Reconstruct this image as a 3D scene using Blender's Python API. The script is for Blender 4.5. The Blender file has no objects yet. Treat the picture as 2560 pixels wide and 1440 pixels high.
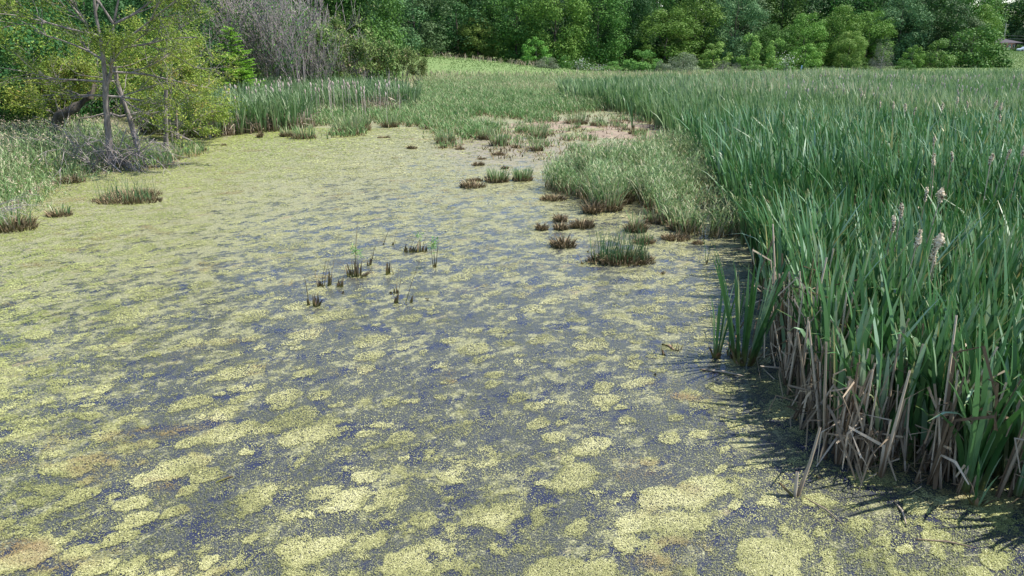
import bpy, math, random
import numpy as np
from mathutils import Vector, Matrix
random.seed(7); R = np.random.default_rng(7)
sc = bpy.context.scene; COL = sc.collection
PI = math.pi
# ------------------------------------------------------------------ camera
F = 1750.0; H = 5.2; PITCH = math.atan((720-85)/F)
cam = bpy.data.cameras.new("camera"); co = bpy.data.objects.new("camera", cam); COL.objects.link(co)
co.location = (0, 0, H); co.rotation_euler = (PI/2-PITCH, 0, 0)
cam.sensor_width = 36; cam.lens = F/2560*36; cam.clip_start = .1; cam.clip_end = 3000
sc.camera = co
# ------------------------------------------------------------------ sky, sun, exposure
SUN_DIR = Vector((1.0, 0.10, 1.65)).normalized()
elev = math.asin(SUN_DIR.z); azi = math.atan2(SUN_DIR.x, SUN_DIR.y)
w = bpy.data.worlds.new("World"); sc.world = w; w.use_nodes = True
nt = w.node_tree; bg = nt.nodes['Background']
sky = nt.nodes.new('ShaderNodeTexSky'); sky.sky_type = 'NISHITA'; sky.sun_disc = False
sky.sun_elevation = elev; sky.sun_rotation = azi; sky.air_density = 1.0; sky.dust_density = .3; sky.ozone_density = 2.5
nt.links.new(sky.outputs[0], bg.inputs[0]); bg.inputs[1].default_value = .13
sl = bpy.data.lights.new("sun", 'SUN'); sl.energy = 5.0; sl.angle = math.radians(.5); sl.color = (1, .94, .85)
so = bpy.data.objects.new("sun", sl); COL.objects.link(so); so.rotation_euler = SUN_DIR.to_track_quat('Z', 'Y').to_euler()
sc.view_settings.view_transform = 'Standard'; sc.view_settings.look = 'None'
sc.view_settings.exposure = .86; sc.view_settings.gamma = 1
sc.render.engine = 'CYCLES'
sc.cycles.max_bounces = 6; sc.cycles.transparent_max_bounces = 6

# ------------------------------------------------------------------ helpers
cp, sp_ = math.cos(PITCH), math.sin(PITCH)
def Gn(u, v, z=0.0):
    """where the line of sight through photo pixel u, v meets the level z (numpy)"""
    u = np.asarray(u, float); v = np.asarray(v, float)
    X = u-1280; Y = 720-v
    dy = F*cp+Y*sp_; dz = -F*sp_+Y*cp
    t = (z-H)/dz
    return X*t, dy*t
def G(u, v, z=0.0):
    x, y = Gn(u, v, z); return float(x), float(y)
def AT(u, v, y):
    """point at forward distance y seen at u, v"""
    X = u-1280; Y = 720-v
    t = y/(F*cp+Y*sp_)
    return Vector((X*t, y, H+(-F*sp_+Y*cp)*t))
def hsh(ix, iy, seed):
    n = (ix*374761393+iy*668265263+seed*974634777).astype(np.int64) & 0x7fffffff
    n = ((n ^ (n >> 13))*1274126177) & 0x7fffffff
    return ((n ^ (n >> 16)) & 0xffff)/65535.0
def vn(x, y, seed=0):
    x = np.asarray(x, float); y = np.asarray(y, float)
    ix = np.floor(x).astype(np.int64); iy = np.floor(y).astype(np.int64)
    fx = x-ix; fy = y-iy; fx = fx*fx*(3-2*fx); fy = fy*fy*(3-2*fy)
    a = hsh(ix, iy, seed); b = hsh(ix+1, iy, seed); c = hsh(ix, iy+1, seed); d = hsh(ix+1, iy+1, seed)
    return a+(b-a)*fx+(c-a)*fy+(a-b-c+d)*fx*fy
def fbm(x, y, seed=0, o=4, gain=.5):
    s = 0; a = 1; t = 0
    for i in range(o):
        s = s+a*vn(x*2**i+i*17.3, y*2**i-i*9.1, seed+i); t += a; a *= gain
    return s/t
def sm(a, b, x): 
    t = np.clip((x-a)/(b-a), 0, 1); return t*t*(3-2*t)
def inpoly(px, py, poly):
    inside = np.zeros(px.shape, bool); n = len(poly)
    for i in range(n):
        x1, y1 = poly[i]; x2, y2 = poly[(i+1) % n]
        if y1 == y2: continue
        c = ((y1 > py) != (y2 > py)) & (px < (x2-x1)*(py-y1)/(y2-y1)+x1)
        inside ^= c
    return inside
def ppoly(uvs): return [G(u, v) for u, v in uvs]
def scatter(poly, n_per_m2, ymin=-1e9, ymax=1e9, vis=True, size=None):
    xs = [p[0] for p in poly]; ys = [p[1] for p in poly]
    x0, x1, y0, y1 = min(xs), max(xs), max(min(ys), ymin), min(max(ys), ymax)
    if y1 <= y0: return np.zeros((0, 2))
    n = int((x1-x0)*(y1-y0)*n_per_m2)
    px = R.uniform(x0, x1, n); py = R.uniform(y0, y1, n)
    k = inpoly(px, py, poly)
    if vis: k &= np.abs(px) < .80*py+2.5
    return np.stack([px[k], py[k]], 1)

def mesh_np(name, V, Q, attrs=None, mat=None, smooth=False):
    V = np.ascontiguousarray(V, np.float32).reshape(-1, 3); Q = np.ascontiguousarray(Q, np.int32)
    k = Q.shape[1]; me = bpy.data.meshes.new(name)
    me.vertices.add(len(V)); me.vertices.foreach_set('co', V.ravel())
    me.loops.add(Q.size); me.loops.foreach_set('vertex_index', Q.ravel())
    me.polygons.add(len(Q)); me.polygons.foreach_set('loop_start', np.arange(0, Q.size, k, dtype=np.int32))
    me.polygons.foreach_set('loop_total', np.full(len(Q), k, np.int32))
    if smooth: me.polygons.foreach_set('use_smooth', np.ones(len(Q), bool))
    for an, a in (attrs or {}).items():
        at = me.attributes.new(an, 'FLOAT', 'POINT'); at.data.foreach_set('value', np.ascontiguousarray(a, np.float32).ravel())
    me.update(calc_edges=True)
    if mat: me.materials.append(mat)
    return me
def cat(parts):
    """join (V,Q,v,t) tuples"""
    V = []; Q = []; a = []; b = []; n = 0
    for p in parts:
        V.append(p[0].reshape(-1, 3)); Q.append(p[1]+n); a.append(p[2].ravel()); b.append(p[3].ravel()); n += len(V[-1])
    return np.concatenate(V), np.concatenate(Q), np.concatenate(a), np.concatenate(b)
def M4(name, d, mat, smooth=False): return mesh_np(name, d[0], d[1], {'v': d[2], 't': d[3]}, mat, smooth)
def ob(name, me, parent=None, loc=None):
    o = bpy.data.objects.new(name, me); COL.objects.link(o)
    if parent: o.parent = parent
    if loc is not None: o.location = loc
    return o
def tag(o, label=None, category=None, group=None, kind=None):
    if label: o['label'] = label
    if category: o['category'] = category
    if group: o['group'] = group
    if kind: o['kind'] = kind
    return o
def place(name, parts, loc, rz=0, s=1.0, label=None, category=None, group=None, tilt=0, taz=0, relabel=None):
    """a thing: an Empty (or one mesh) with its parts as children; meshes are shared between repeats"""
    if len(parts) == 1: o = bpy.data.objects.new(name, parts[0][1])
    else: o = bpy.data.objects.new(name, None)
    COL.objects.link(o); o.location = loc
    m = Matrix.Rotation(tilt, 3, Vector((-math.sin(taz), math.cos(taz), 0)))@Matrix.Rotation(rz, 3, 'Z')
    o.rotation_euler = m.to_euler(); o.scale = (s, s, s) if not isinstance(s, tuple) else s
    if len(parts) > 1:
        for pn, me in parts:
            c = bpy.data.objects.new(pn, me); COL.objects.link(c); c.parent = o
    return tag(o, label, category, group)

def blades(P, h, wd, az, lean, bend, segs, fa, droop=0.0, z0=None, taper=.35, base=1.0, v=None, wav=0.0):
    N = len(P); s = np.linspace(0, 1, segs+1)[None, :]
    h = np.broadcast_to(h, (N,))[:, None]; wd = np.broadcast_to(wd, (N,))[:, None]
    az = np.broadcast_to(az, (N,))[:, None]; lean = np.broadcast_to(lean, (N,))[:, None]
    bend = np.broadcast_to(bend, (N,))[:, None]; fa = np.broadcast_to(fa, (N,))[:, None]; droop = np.broadcast_to(droop, (N,))[:, None]
    d = h*(lean*s+bend*s**2.4)
    z = h*(s-droop*s**4)
    ph = R.uniform(0, 6.28, (N, 1)); wv = wav*h*np.sin(s*5+ph)*s
    cx = P[:, 0:1]+d*np.cos(az)-wv*np.sin(az); cy = P[:, 1:2]+d*np.sin(az)+wv*np.cos(az)
    cz = (0 if z0 is None else np.broadcast_to(z0, (N,))[:, None])+z
    pr = np.minimum(1, (1-s)/taper+.06)*(base+(1-base)*np.minimum(1, s*3))
    tw = R.uniform(-.5, .5, (N, 1))*s
    hx = .5*wd*pr*np.cos(fa+tw); hy = .5*wd*pr*np.sin(fa+tw)
    L = np.stack([cx-hx, cy-hy, cz+0*hx], -1); Rr = np.stack([cx+hx, cy+hy, cz+0*hx], -1)
    V = np.stack([L, Rr], 2).reshape(-1, 3)
    b = (np.arange(N)*(segs+1)*2)[:, None]+(np.arange(segs)*2)[None, :]
    Q = np.stack([b, b+1, b+3, b+2], -1).reshape(-1, 4)
    vv = R.random(N) if v is None else v
    va = np.repeat(vv, (segs+1)*2); ta = np.tile(np.repeat(np.linspace(0, 1, segs+1), 2), N)
    return V, Q, va, ta
def leaves(C, size, up=.3, out=None, asp=.55, v=None, fold=.0):
    """one rhombic leaf per centre"""
    N = len(C); n = R.normal(size=(N, 3)); n[:, 2] += up*2
    if out is not None: n += out
    n /= np.linalg.norm(n, axis=1)[:, None]+1e-9
    a = np.cross(n, R.normal(size=(N, 3))); a /= np.linalg.norm(a, axis=1)[:, None]+1e-9
    b = np.cross(n, a); s = (np.broadcast_to(size, (N,))*R.uniform(.6, 1.25, N))[:, None]
    V = np.stack([C-a*s, C-b*s*asp-n*s*.15, C+a*s, C+b*s*asp-n*s*.15], 1).reshape(-1, 3)
    Q = np.arange(N*4).reshape(N, 4)
    vv = R.random(N) if v is None else v
    return V, Q, np.repeat(vv, 4), np.repeat(R.random(N), 4)
def tubes(chains, sides=5):
    """chains: list of (points list, radii list)"""
    V = []; Q = []; va = []; ta = []; n = 0
    for pts, rad in chains:
        k = len(pts); val = random.random()
        for i in range(k):
            p = pts[i]; d = (pts[min(i+1, k-1)]-pts[max(i-1, 0)])
            if d.length < 1e-6: d = Vector((0, 0, 1))
            d.normalize(); a = d.orthogonal().normalized() if abs(d.z) < .99 else Vector((1, 0, 0)); a = (a-d*a.dot(d)).normalized(); b = d.cross(a)
            for j in range(sides):
                q = 2*PI*j/sides; x = p+(a*math.cos(q)+b*math.sin(q))*rad[i]
                V.append((x.x, x.y, x.z)); va.append(val); ta.append(i/(k-1))
        for i in range(k-1):
            for j in range(sides):
                j2 = (j+1) % sides; o = n+i*sides; Q.append((o+j, o+j2, o+sides+j2, o+sides+j))
        n += k*sides
    return np.array(V), np.array(Q), np.array(va), np.array(ta)

# ------------------------------------------------------------------ materials
def newmat(name):
    m = bpy.data.materials.new(name); m.use_nodes = True; n = m.node_tree; n.nodes.clear()
    out = n.nodes.new('ShaderNodeOutputMaterial'); b = n.nodes.new('ShaderNodeBsdfPrincipled'); n.links.new(b.outputs[0], out.inputs[0])
    return m, n, b, out
def attr(n, a):
    x = n.nodes.new('ShaderNodeAttribute'); x.attribute_name = a; return x.outputs['Fac']
def ramp(n, fac, stops, interp='LINEAR'):
    r = n.nodes.new('ShaderNodeValToRGB'); r.color_ramp.interpolation = interp
    while len(r.color_ramp.elements) < len(stops): r.color_ramp.elements.new(.5)
    for e, (p, c) in zip(r.color_ramp.elements, stops): e.position = p; e.color = (*c, 1) if len(c) == 3 else c
    if fac is not None: n.links.new(fac, r.inputs[0])
    return r.outputs[0]
def mix(n, fac, a, b, mode='MIX'):
    m = n.nodes.new('ShaderNodeMix'); m.data_type = 'RGBA'; m.blend_type = mode
    for s, i in ((fac, 0), (a, 6), (b, 7)):
        if isinstance(s, (int, float)): m.inputs[i].default_value = s
        elif isinstance(s, tuple): m.inputs[i].default_value = (*s, 1)
        else: n.links.new(s, m.inputs[i])
    return m.outputs[2]
def math_(n, op, a, b=0.0, clamp=False):
    m = n.nodes.new('ShaderNodeMath'); m.operation = op; m.use_clamp = clamp
    for s, i in ((a, 0), (b, 1)):
        if isinstance(s, (int, float)): m.inputs[i].default_value = s
        else: n.links.new(s, m.inputs[i])
    return m.outputs[0]
def noise(n, scale, detail=2, rough=.5, vec=None, dist=0.0):
    t = n.nodes.new('ShaderNodeTexNoise'); t.inputs['Scale'].default_value = scale; t.inputs['Detail'].default_value = detail
    t.inputs['Roughness'].default_value = rough; t.inputs['Distortion'].default_value = dist
    if vec is not None: n.links.new(vec, t.inputs['Vector'])
    return t.outputs['Fac']
def pos(n): return n.nodes.new('ShaderNodeNewGeometry').outputs['Position']
def mapv(n, vec, scale=(1, 1, 1), rot=(0, 0, 0)):
    m = n.nodes.new('ShaderNodeMapping'); m.inputs['Scale'].default_value = scale; m.inputs['Rotation'].default_value = rot
    n.links.new(vec, m.inputs['Vector']); return m.outputs[0]
def leafmat(name, stops, base=None, tip=None, transl=.3, rough=.5, spec=.4, hue=0.0, blotch=None, bump=None):
    """colour by the per-leaf value v; t runs from root to tip"""
    m, n, b, out = newmat(name)
    c = ramp(n, attr(n, 'v'), stops)
    if blotch:
        c = mix(n, ramp(n, noise(n, blotch[0], 3, .6, pos(n)), [(.42, (0, 0, 0)), (.62, (1, 1, 1))]), c, blotch[1])
    if base:
        c = mix(n, ramp(n, attr(n, 't'), [(base[0], (1, 1, 1)), (base[1], (0, 0, 0))]), c, base[2])
    if tip:
        c = mix(n, ramp(n, attr(n, 't'), [(tip[0], (0, 0, 0)), (tip[1], (1, 1, 1))]), c, tip[2])
    if hue:
        oi = n.nodes.new('ShaderNodeObjectInfo'); h = n.nodes.new('ShaderNodeHueSaturation')
        n.links.new(math_(n, 'MULTIPLY_ADD', oi.outputs['Random'], hue), h.inputs['Hue'])
        n.nodes[-1] if False else None
        mm = h.inputs['Hue'].links[0].from_node; mm.inputs[2].default_value = .5-hue/2
        n.links.new(math_(n, 'ADD', math_(n, 'MULTIPLY', oi.outputs['Random'], .5), .75), h.inputs['Value'])
        n.links.new(c, h.inputs['Color']); c = h.outputs[0]
    n.links.new(c, b.inputs['Base Color']); b.inputs['Roughness'].default_value = rough; b.inputs['Specular IOR Level'].default_value = spec
    if transl:
        tr = n.nodes.new('ShaderNodeBsdfTranslucent'); n.links.new(c, tr.inputs[0]); mx = n.nodes.new('ShaderNodeMixShader')
        mx.inputs[0].default_value = transl; n.links.new(b.outputs[0], mx.inputs[1]); n.links.new(tr.outputs[0], mx.inputs[2]); n.links.new(mx.outputs[0], out.inputs[0])
    return m
def barkmat(name, c1, c2, scale=8):
    m, n, b, out = newmat(name); p = mapv(n, pos(n), (1, 1, .25))
    f = noise(n, scale, 5, .65, p); n.links.new(ramp(n, f, [(.35, c1), (.65, c2)]), b.inputs['Base Color'])
    b.inputs['Roughness'].default_value = .9; bp = n.nodes.new('ShaderNodeBump'); bp.inputs['Strength'].default_value = .5; bp.inputs['Distance'].default_value = .03
    n.links.new(f, bp.inputs['Height']); n.links.new(bp.outputs[0], b.inputs['Normal']); return m
def plain(name, c, rough=.6, c2=None, scale=3.0, spec=.5):
    m, n, b, out = newmat(name); f = noise(n, scale, 4, .6, pos(n))
    n.links.new(ramp(n, f, [(.3, c), (.7, c2 or tuple(x*.8 for x in c))]), b.inputs['Base Color']); b.inputs['Roughness'].default_value = rough
    b.inputs['Specular IOR Level'].default_value = spec
    return m

MT = {}
MT['cattail'] = leafmat('cattail_leaf', [(0, (.025, .085, .018)), (.4, (.05, .15, .04)), (.7, (.12, .25, .10)), (.88, (.28, .42, .27)), (1, (.36, .34, .12))], base=(.03, .2, (.16, .15, .05)), tip=(.93, 1, (.22, .24, .07)), transl=.24, rough=.46, spec=.6)  # pale bluish stop paints a sky sheen onto the lightest leaves
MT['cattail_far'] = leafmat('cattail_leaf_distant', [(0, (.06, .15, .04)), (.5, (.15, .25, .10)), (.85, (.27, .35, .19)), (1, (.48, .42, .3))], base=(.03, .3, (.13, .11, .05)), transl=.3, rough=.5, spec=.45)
MT['dead'] = leafmat('dead_reed', [(0, (.10, .07, .045)), (.5, (.28, .22, .155)), (1, (.6, .51, .4))], base=(.0, .3, (.13, .085, .05)), transl=.12, rough=.7, spec=.3)
MT['canary'] = leafmat('canary_grass', [(0, (.11, .22, .07)), (.5, (.2, .31, .12)), (.8, (.33, .39, .2)), (1, (.46, .42, .28))], base=(.03, .28, (.16, .09, .05)), tip=(.85, 1, (.42, .38, .26)), transl=.25, rough=.55)
MT['meadow'] = leafmat('meadow_grass', [(0, (.10, .22, .06)), (.5, (.18, .3, .11)), (.8, (.32, .36, .17)), (1, (.48, .4, .28))], base=(.05, .34, (.25, .12, .075)), tip=(.85, 1, (.5, .43, .29)), transl=.22, rough=.6)
MT['plume'] = leafmat('pale_plume_grass', [(0, (.3, .27, .16)), (.5, (.45, .38, .26)), (1, (.55, .44, .36))], transl=.2, rough=.7)
MT['lawn'] = leafmat('lawn_grass', [(0, (.09, .18, .04)), (.6, (.12, .21, .05)), (1, (.2, .25, .1))], transl=.25, rough=.6)
MT['rush'] = leafmat('rush', [(0, (.04, .12, .035)), (.6, (.07, .19, .07)), (1, (.2, .2, .1))], base=(.05, .3, (.14, .08, .05)), tip=(.9, 1, (.2, .13, .07)), transl=.15, rough=.45)
MT['tussock'] = leafmat('tussock_thatch', [(0, (.06, .05, .025)), (.5, (.19, .145, .08)), (1, (.4, .31, .2))], base=(.0, .35, (.10, .11, .025)), transl=.1, rough=.8, spec=.2)
MT['stub'] = leafmat('rotten_reed_stub', [(0, (.06, .05, .025)), (.6, (.17, .115, .065)), (1, (.3, .2, .14))], base=(.05, .6, (.13, .14, .03)), transl=0, rough=.75, spec=.2, )
MT['sprout'] = leafmat('green_sprout', [(0, (.13, .3, .06)), (1, (.22, .42, .1))], transl=.3)
MT['bark'] = barkmat('grey_bark', (.10, .085, .075), (.27, .235, .215))
MT['dark_bark'] = barkmat('dark_bark', (.04, .035, .028), (.12, .1, .075), 5)
MT['pale_bark'] = barkmat('pale_bark', (.3, .28, .25), (.5, .48, .44))
MT['twig'] = barkmat('grey_twig', (.2, .17, .165), (.36, .32, .31), 3)
MT['twig_pale'] = barkmat('pale_twig', (.3, .26, .25), (.47, .42, .4), 3)
GR = [('broad', [(0, (.04, .11, .02)), (.5, (.075, .18, .035)), (1, (.15, .28, .06))]),
      ('bright', [(0, (.07, .18, .03)), (.5, (.13, .27, .045)), (1, (.22, .38, .08))]),
      ('yellow', [(0, (.10, .18, .04)), (.5, (.17, .28, .06)), (1, (.28, .37, .1))]),
      ('blue', [(0, (.055, .12, .045)), (.5, (.10, .19, .075)), (1, (.18, .27, .12))]),
      ('dark', [(0, (.022, .065, .022)), (.5, (.04, .11, .03)), (1, (.075, .17, .045))]),
      ('grey', [(0, (.12, .17, .10)), (.5, (.19, .25, .15)), (1, (.28, .33, .22))]),
      ('elder', [(0, (.09, .16, .025)), (.5, (.2, .3, .045)), (.85, (.34, .42, .09)), (1, (.48, .37, .11))]),
      ('sumac', [(0, (.07, .13, .035)), (.5, (.14, .22, .06)), (.85, (.24, .27, .11)), (1, (.34, .26, .17))]),
      ('larch', [(0, (.09, .25, .02)), (.5, (.16, .38, .03)), (1, (.25, .48, .05))]),
      ('bush', [(0, (.06, .14, .03)), (.5, (.11, .22, .045)), (1, (.2, .33, .08))]),
      ('dusky', [(0, (.07, .085, .065)), (.5, (.12, .135, .1)), (1, (.19, .2, .16))])]
for k, s in GR: MT[k] = leafmat(k+'_foliage', s, transl=.22, rough=.6, spec=.15, hue=.03)

# ------------------------------------------------------------------ ground
SHORE = [(-13.2, 5), (-13.3, 15), (-13.7, 18), (-14.6, 22), (-15.7, 25), (-15.3, 31), (-17.5, 36), (-22, 42), (-40, 60), (-60, 100)]
def shore_x(y):
    return np.interp(y, [p[1] for p in SHORE], [p[0] for p in SHORE])
def ground_z(x, y):
    x = np.asarray(x, float); y = np.asarray(y, float)
    z = -.32+0*x
    bank = sm(-.6, 3.5, shore_x(y)-x); z = z+bank*(.75+.5*sm(3, 25, shore_x(y)-x))
    hill = sm(16, -22, x)*sm(80, 106, y); z = z+hill*2.3
    back = sm(84, 100, y+.12*np.abs(x)); z = z+back*.45
    z = z+sm(128, 330, y-np.clip(x-60, 0, 70)*.4)*3*(1-sm(80, 115, x))
    flat = np.exp(-(((x-4.2)/6.8)**2+((y-41)/9)**2)); z = z+(.325+.16*(fbm(x*.35, y*1.1, 205, 4, .6)-.48)*(flat > .2))*np.clip(flat*1.6, 0, 1)*(1-bank)
    z = z+.09*(fbm(x*.9, y*.9, 5, 3)-.5)*(1+bank)
    return z
def graded(lo, hi, n, mid, pw=2.2):
    t = np.linspace(-1, 1, n); s = np.sign(t)*np.abs(t)**pw
    return mid+np.where(s < 0, s*(mid-lo), s*(hi-mid))
gx = graded(-900, 900, 260, 0, 2.6); gy = np.concatenate([np.linspace(-60, 4, 8), np.linspace(5, 130, 230), 130+np.linspace(0.02, 1, 60)**2*1500])
XX, YY = np.meshgrid(gx, gy); ZZ = ground_z(XX, YY); nx = len(gx); ny = len(gy)
ii = (np.arange(ny-1)[:, None]*nx+np.arange(nx-1)[None, :]).ravel()
m, n, b, out = newmat('earth_and_grass'); P = pos(n); sx = n.nodes.new('ShaderNodeSeparateXYZ'); n.links.new(P, sx.inputs[0])
g1 = ramp(n, noise(n, .35, 5, .65, P), [(.3, (.09, .16, .04)), (.55, (.12, .19, .055)), (.75, (.18, .22, .08))])
g1 = mix(n, .35, g1, ramp(n, noise(n, 14, 3, .7, P), [(.3, (.04, .08, .02)), (.7, (.25, .32, .1))]))
mud = ramp(n, noise(n, 2.5, 5, .7, mapv(n, P, (1, 1.6, 1))), [(.3, (.09, .065, .05)), (.5, (.22, .165, .12)), (.7, (.36, .3, .19))])
zz = ramp(n, math_(n, 'MULTIPLY_ADD', sx.outputs[2], 13.0), [(.1, (0, 0, 0)), (.9, (1, 1, 1))])
zz.node.inputs[0].links[0].from_node.inputs[2].default_value = -.5
n.links.new(mix(n, zz, mud, g1), b.inputs['Base Color']); g1s = g1; b.inputs['Roughness'].default_value = .85
bp = n.nodes.new('ShaderNodeBump'); bp.inputs['Distance'].default_value = .05; bp.inputs['Strength'].default_value = .6
n.links.new(noise(n, 9, 5, .7, P), bp.inputs['Height']); n.links.new(bp.outputs[0], b.inputs['Normal'])
gme = mesh_np('ground', np.stack([XX, YY, ZZ], -1), np.stack([ii, ii+1, ii+nx+1, ii+nx], -1), mat=m, smooth=True)
tag(ob('ground', gme), kind='structure')

# ------------------------------------------------------------------ pond water with its thin scatter of duckweed
m, n, b, out = newmat('pond_water'); P = pos(n)
Pr = mapv(n, P, (1, 1.0, 1), (0, 0, math.radians(-35))); Ps = mapv(n, Pr, (.8, 1.05, 1))
big = noise(n, 2.0, 5, .6, Ps, .3); med = noise(n, 6.0, 5, .65, Ps, .2); fine = noise(n, 48, 2, .7, P); fine2 = noise(n, 14, 3, .75, P)
sx = n.nodes.new('ShaderNodeSeparateXYZ'); n.links.new(P, sx.inputs[0])
cov = math_(n, 'ADD', math_(n, 'MULTIPLY', big, .55), math_(n, 'MULTIPLY', med, .45))
yy = math_(n, 'MULTIPLY_ADD', sx.outputs[1], .006); yy.node.inputs[2].default_value = -.13
yy = math_(n, 'MINIMUM', yy, .2)
ll = math_(n, 'MAXIMUM', math_(n, 'MULTIPLY', math_(n, 'ADD', sx.outputs[0], 4.0), -.010), 0.0)
cov = math_(n, 'ADD', math_(n, 'ADD', cov, yy), ll)
grain = math_(n, 'ADD', math_(n, 'MULTIPLY', fine, .6), math_(n, 'MULTIPLY', fine2, .4))
q = math_(n, 'ADD', math_(n, 'SUBTRACT', math_(n, 'MULTIPLY', cov, 1.9), .95), grain)
msk = ramp(n, q, [(.44, (0, 0, 0)), (.52, (1, 1, 1))])
dcol = ramp(n, noise(n, 30, 2, .7, P), [(.3, (.08, .085, .045)), (.5, (.2, .2, .105)), (.7, (.42, .41, .23))])
brn = ramp(n, noise(n, .9, 4, .7, mapv(n, Pr, (.6, 1.3, 1))), [(.58, (0, 0, 0)), (.72, (1, 1, 1))])
dcol = mix(n, math_(n, 'MULTIPLY', brn, .6), dcol, (.2, .13, .08))
sv = n.nodes.new('ShaderNodeVectorMath'); sv.operation = 'DISTANCE'; n.links.new(mapv(n, P, (.16, .085, 1)), sv.inputs[0]); sv.inputs[1].default_value = (G(1290, 365)[0]*.16, G(1290, 365)[1]*.085, 0)
sc_ = ramp(n, math_(n, 'ADD', sv.outputs['Value'], math_(n, 'MULTIPLY', noise(n, .8, 4, .6, P), .5)), [(.55, (.85, .85, .85)), (.95, (0, 0, 0))])
dcol = mix(n, math_(n, 'MULTIPLY', sc_, .7), dcol, (.22, .175, .145))
b.inputs['Base Color'].default_value = (.026, .03, .055, 1); b.inputs['Roughness'].default_value = .1; b.inputs['IOR'].default_value = 1.45
bp = n.nodes.new('ShaderNodeBump'); bp.inputs['Distance'].default_value = .004; bp.inputs['Strength'].default_value = .25; n.links.new(noise(n, 6, 3, .6, P), bp.inputs['Height']); n.links.new(bp.outputs[0], b.inputs['Normal'])
d2 = n.nodes.new('ShaderNodeBsdfPrincipled'); n.links.new(dcol, d2.inputs['Base Color']); d2.inputs['Roughness'].default_value = .55
bp2 = n.nodes.new('ShaderNodeBump'); bp2.inputs['Distance'].default_value = .01; bp2.inputs['Strength'].default_value = .5; n.links.new(noise(n, 60, 2, .7, P), bp2.inputs['Height']); n.links.new(bp2.outputs[0], d2.inputs['Normal'])
film = math_(n, 'ADD', math_(n, 'MULTIPLY', noise(n, 1.8, 6, .65, mapv(n, Ps, (1.2, 1.2, 1), (0, 0, .3)), .4), 1.0), math_(n, 'MULTIPLY', noise(n, 70, 2, .7, P), .3))
fm = ramp(n, math_(n, 'ADD', film, math_(n, 'MULTIPLY', yy, .4)), [(.52, (0, 0, 0)), (.61, (.68, .68, .68))])
d3 = n.nodes.new('ShaderNodeBsdfPrincipled'); d3.inputs['Roughness'].default_value = .35; d3.inputs['IOR'].default_value = 1.4
n.links.new(ramp(n, noise(n, 55, 2, .8, P), [(.38, (.016, .022, .026)), (.5, (.05, .056, .045)), (.66, (.24, .235, .14))]), d3.inputs['Base Color'])
m3 = n.nodes.new('ShaderNodeMixShader'); n.links.new(fm, m3.inputs[0]); n.links.new(b.outputs[0], m3.inputs[1]); n.links.new(d3.outputs[0], m3.inputs[2])
mx = n.nodes.new('ShaderNodeMixShader'); n.links.new(msk, mx.inputs[0]); n.links.new(m3.outputs[0], mx.inputs[1]); n.links.new(d2.outputs[0], mx.inputs[2]); n.links.new(mx.outputs[0], out.inputs[0])
wx = np.linspace(-70, 130, 41); wy = np.linspace(-20, 100, 25); WX, WY = np.meshgrid(wx, wy)
ii = (np.arange(24)[:, None]*41+np.arange(40)[None, :]).ravel()
tag(ob('water', mesh_np('water', np.stack([WX, WY, 0*WX], -1), np.stack([ii, ii+1, ii+42, ii+41], -1), mat=m)), kind='structure')

# ------------------------------------------------------------------ duckweed fronds gathered in mats
def streak(x, y, ang=math.radians(35)):
    return x*math.cos(ang)+y*math.sin(ang), -x*math.sin(ang)+y*math.cos(ang)
HOLES = [(1010, 880, 1.6, .20), (1330, 900, 1.5, .26), (560, 900, 1.2, .16), (480, 1220, .7, .3), (410, 1310, .4, .2), (1440, 722, 1.1, .3), (1040, 690, 1.8, .2), (900, 735, 1.0, .2), (1500, 1060, .9, .12),
         (800, 490, 2.2, .25), (500, 650, 2.0, .08), (1300, 650, 2.2, .12), (760, 830, 1.5, .15), (1640, 920, .5, .15), (1800, 955, .3, .25), (700, 950, 1., .1), (1650, 1130, .7, .12), (330, 730, 1.6, .08), (650, 545, 2.2, .1), (1400, 360, 3, .3), (1200, 395, 3, .2), (1320, 420, 2, .2)]
MATS = [(905, 1010, .22, .09), (1745, 1225, .42, .2), (570, 1085, .42, .15), (600, 930, .5, .28), (1440, 1190, .4, .2), (1100, 800, .5, .1), (830, 790, .7, .18), (1190, 676, .35, .2), (860, 1250, .35, .12), (600, 1260, .5, .14), (180, 1165, .35, .15), (790, 1380, .35, .15), (1250, 1290, .35, .14), (60, 1400, .35, .2), (330, 1120, .3, .15), (1700, 1320, .4, .15), (780, 1080, .5, .12), (1480, 1115, .4, .13), (1600, 1300, .3, .12)]
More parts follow.
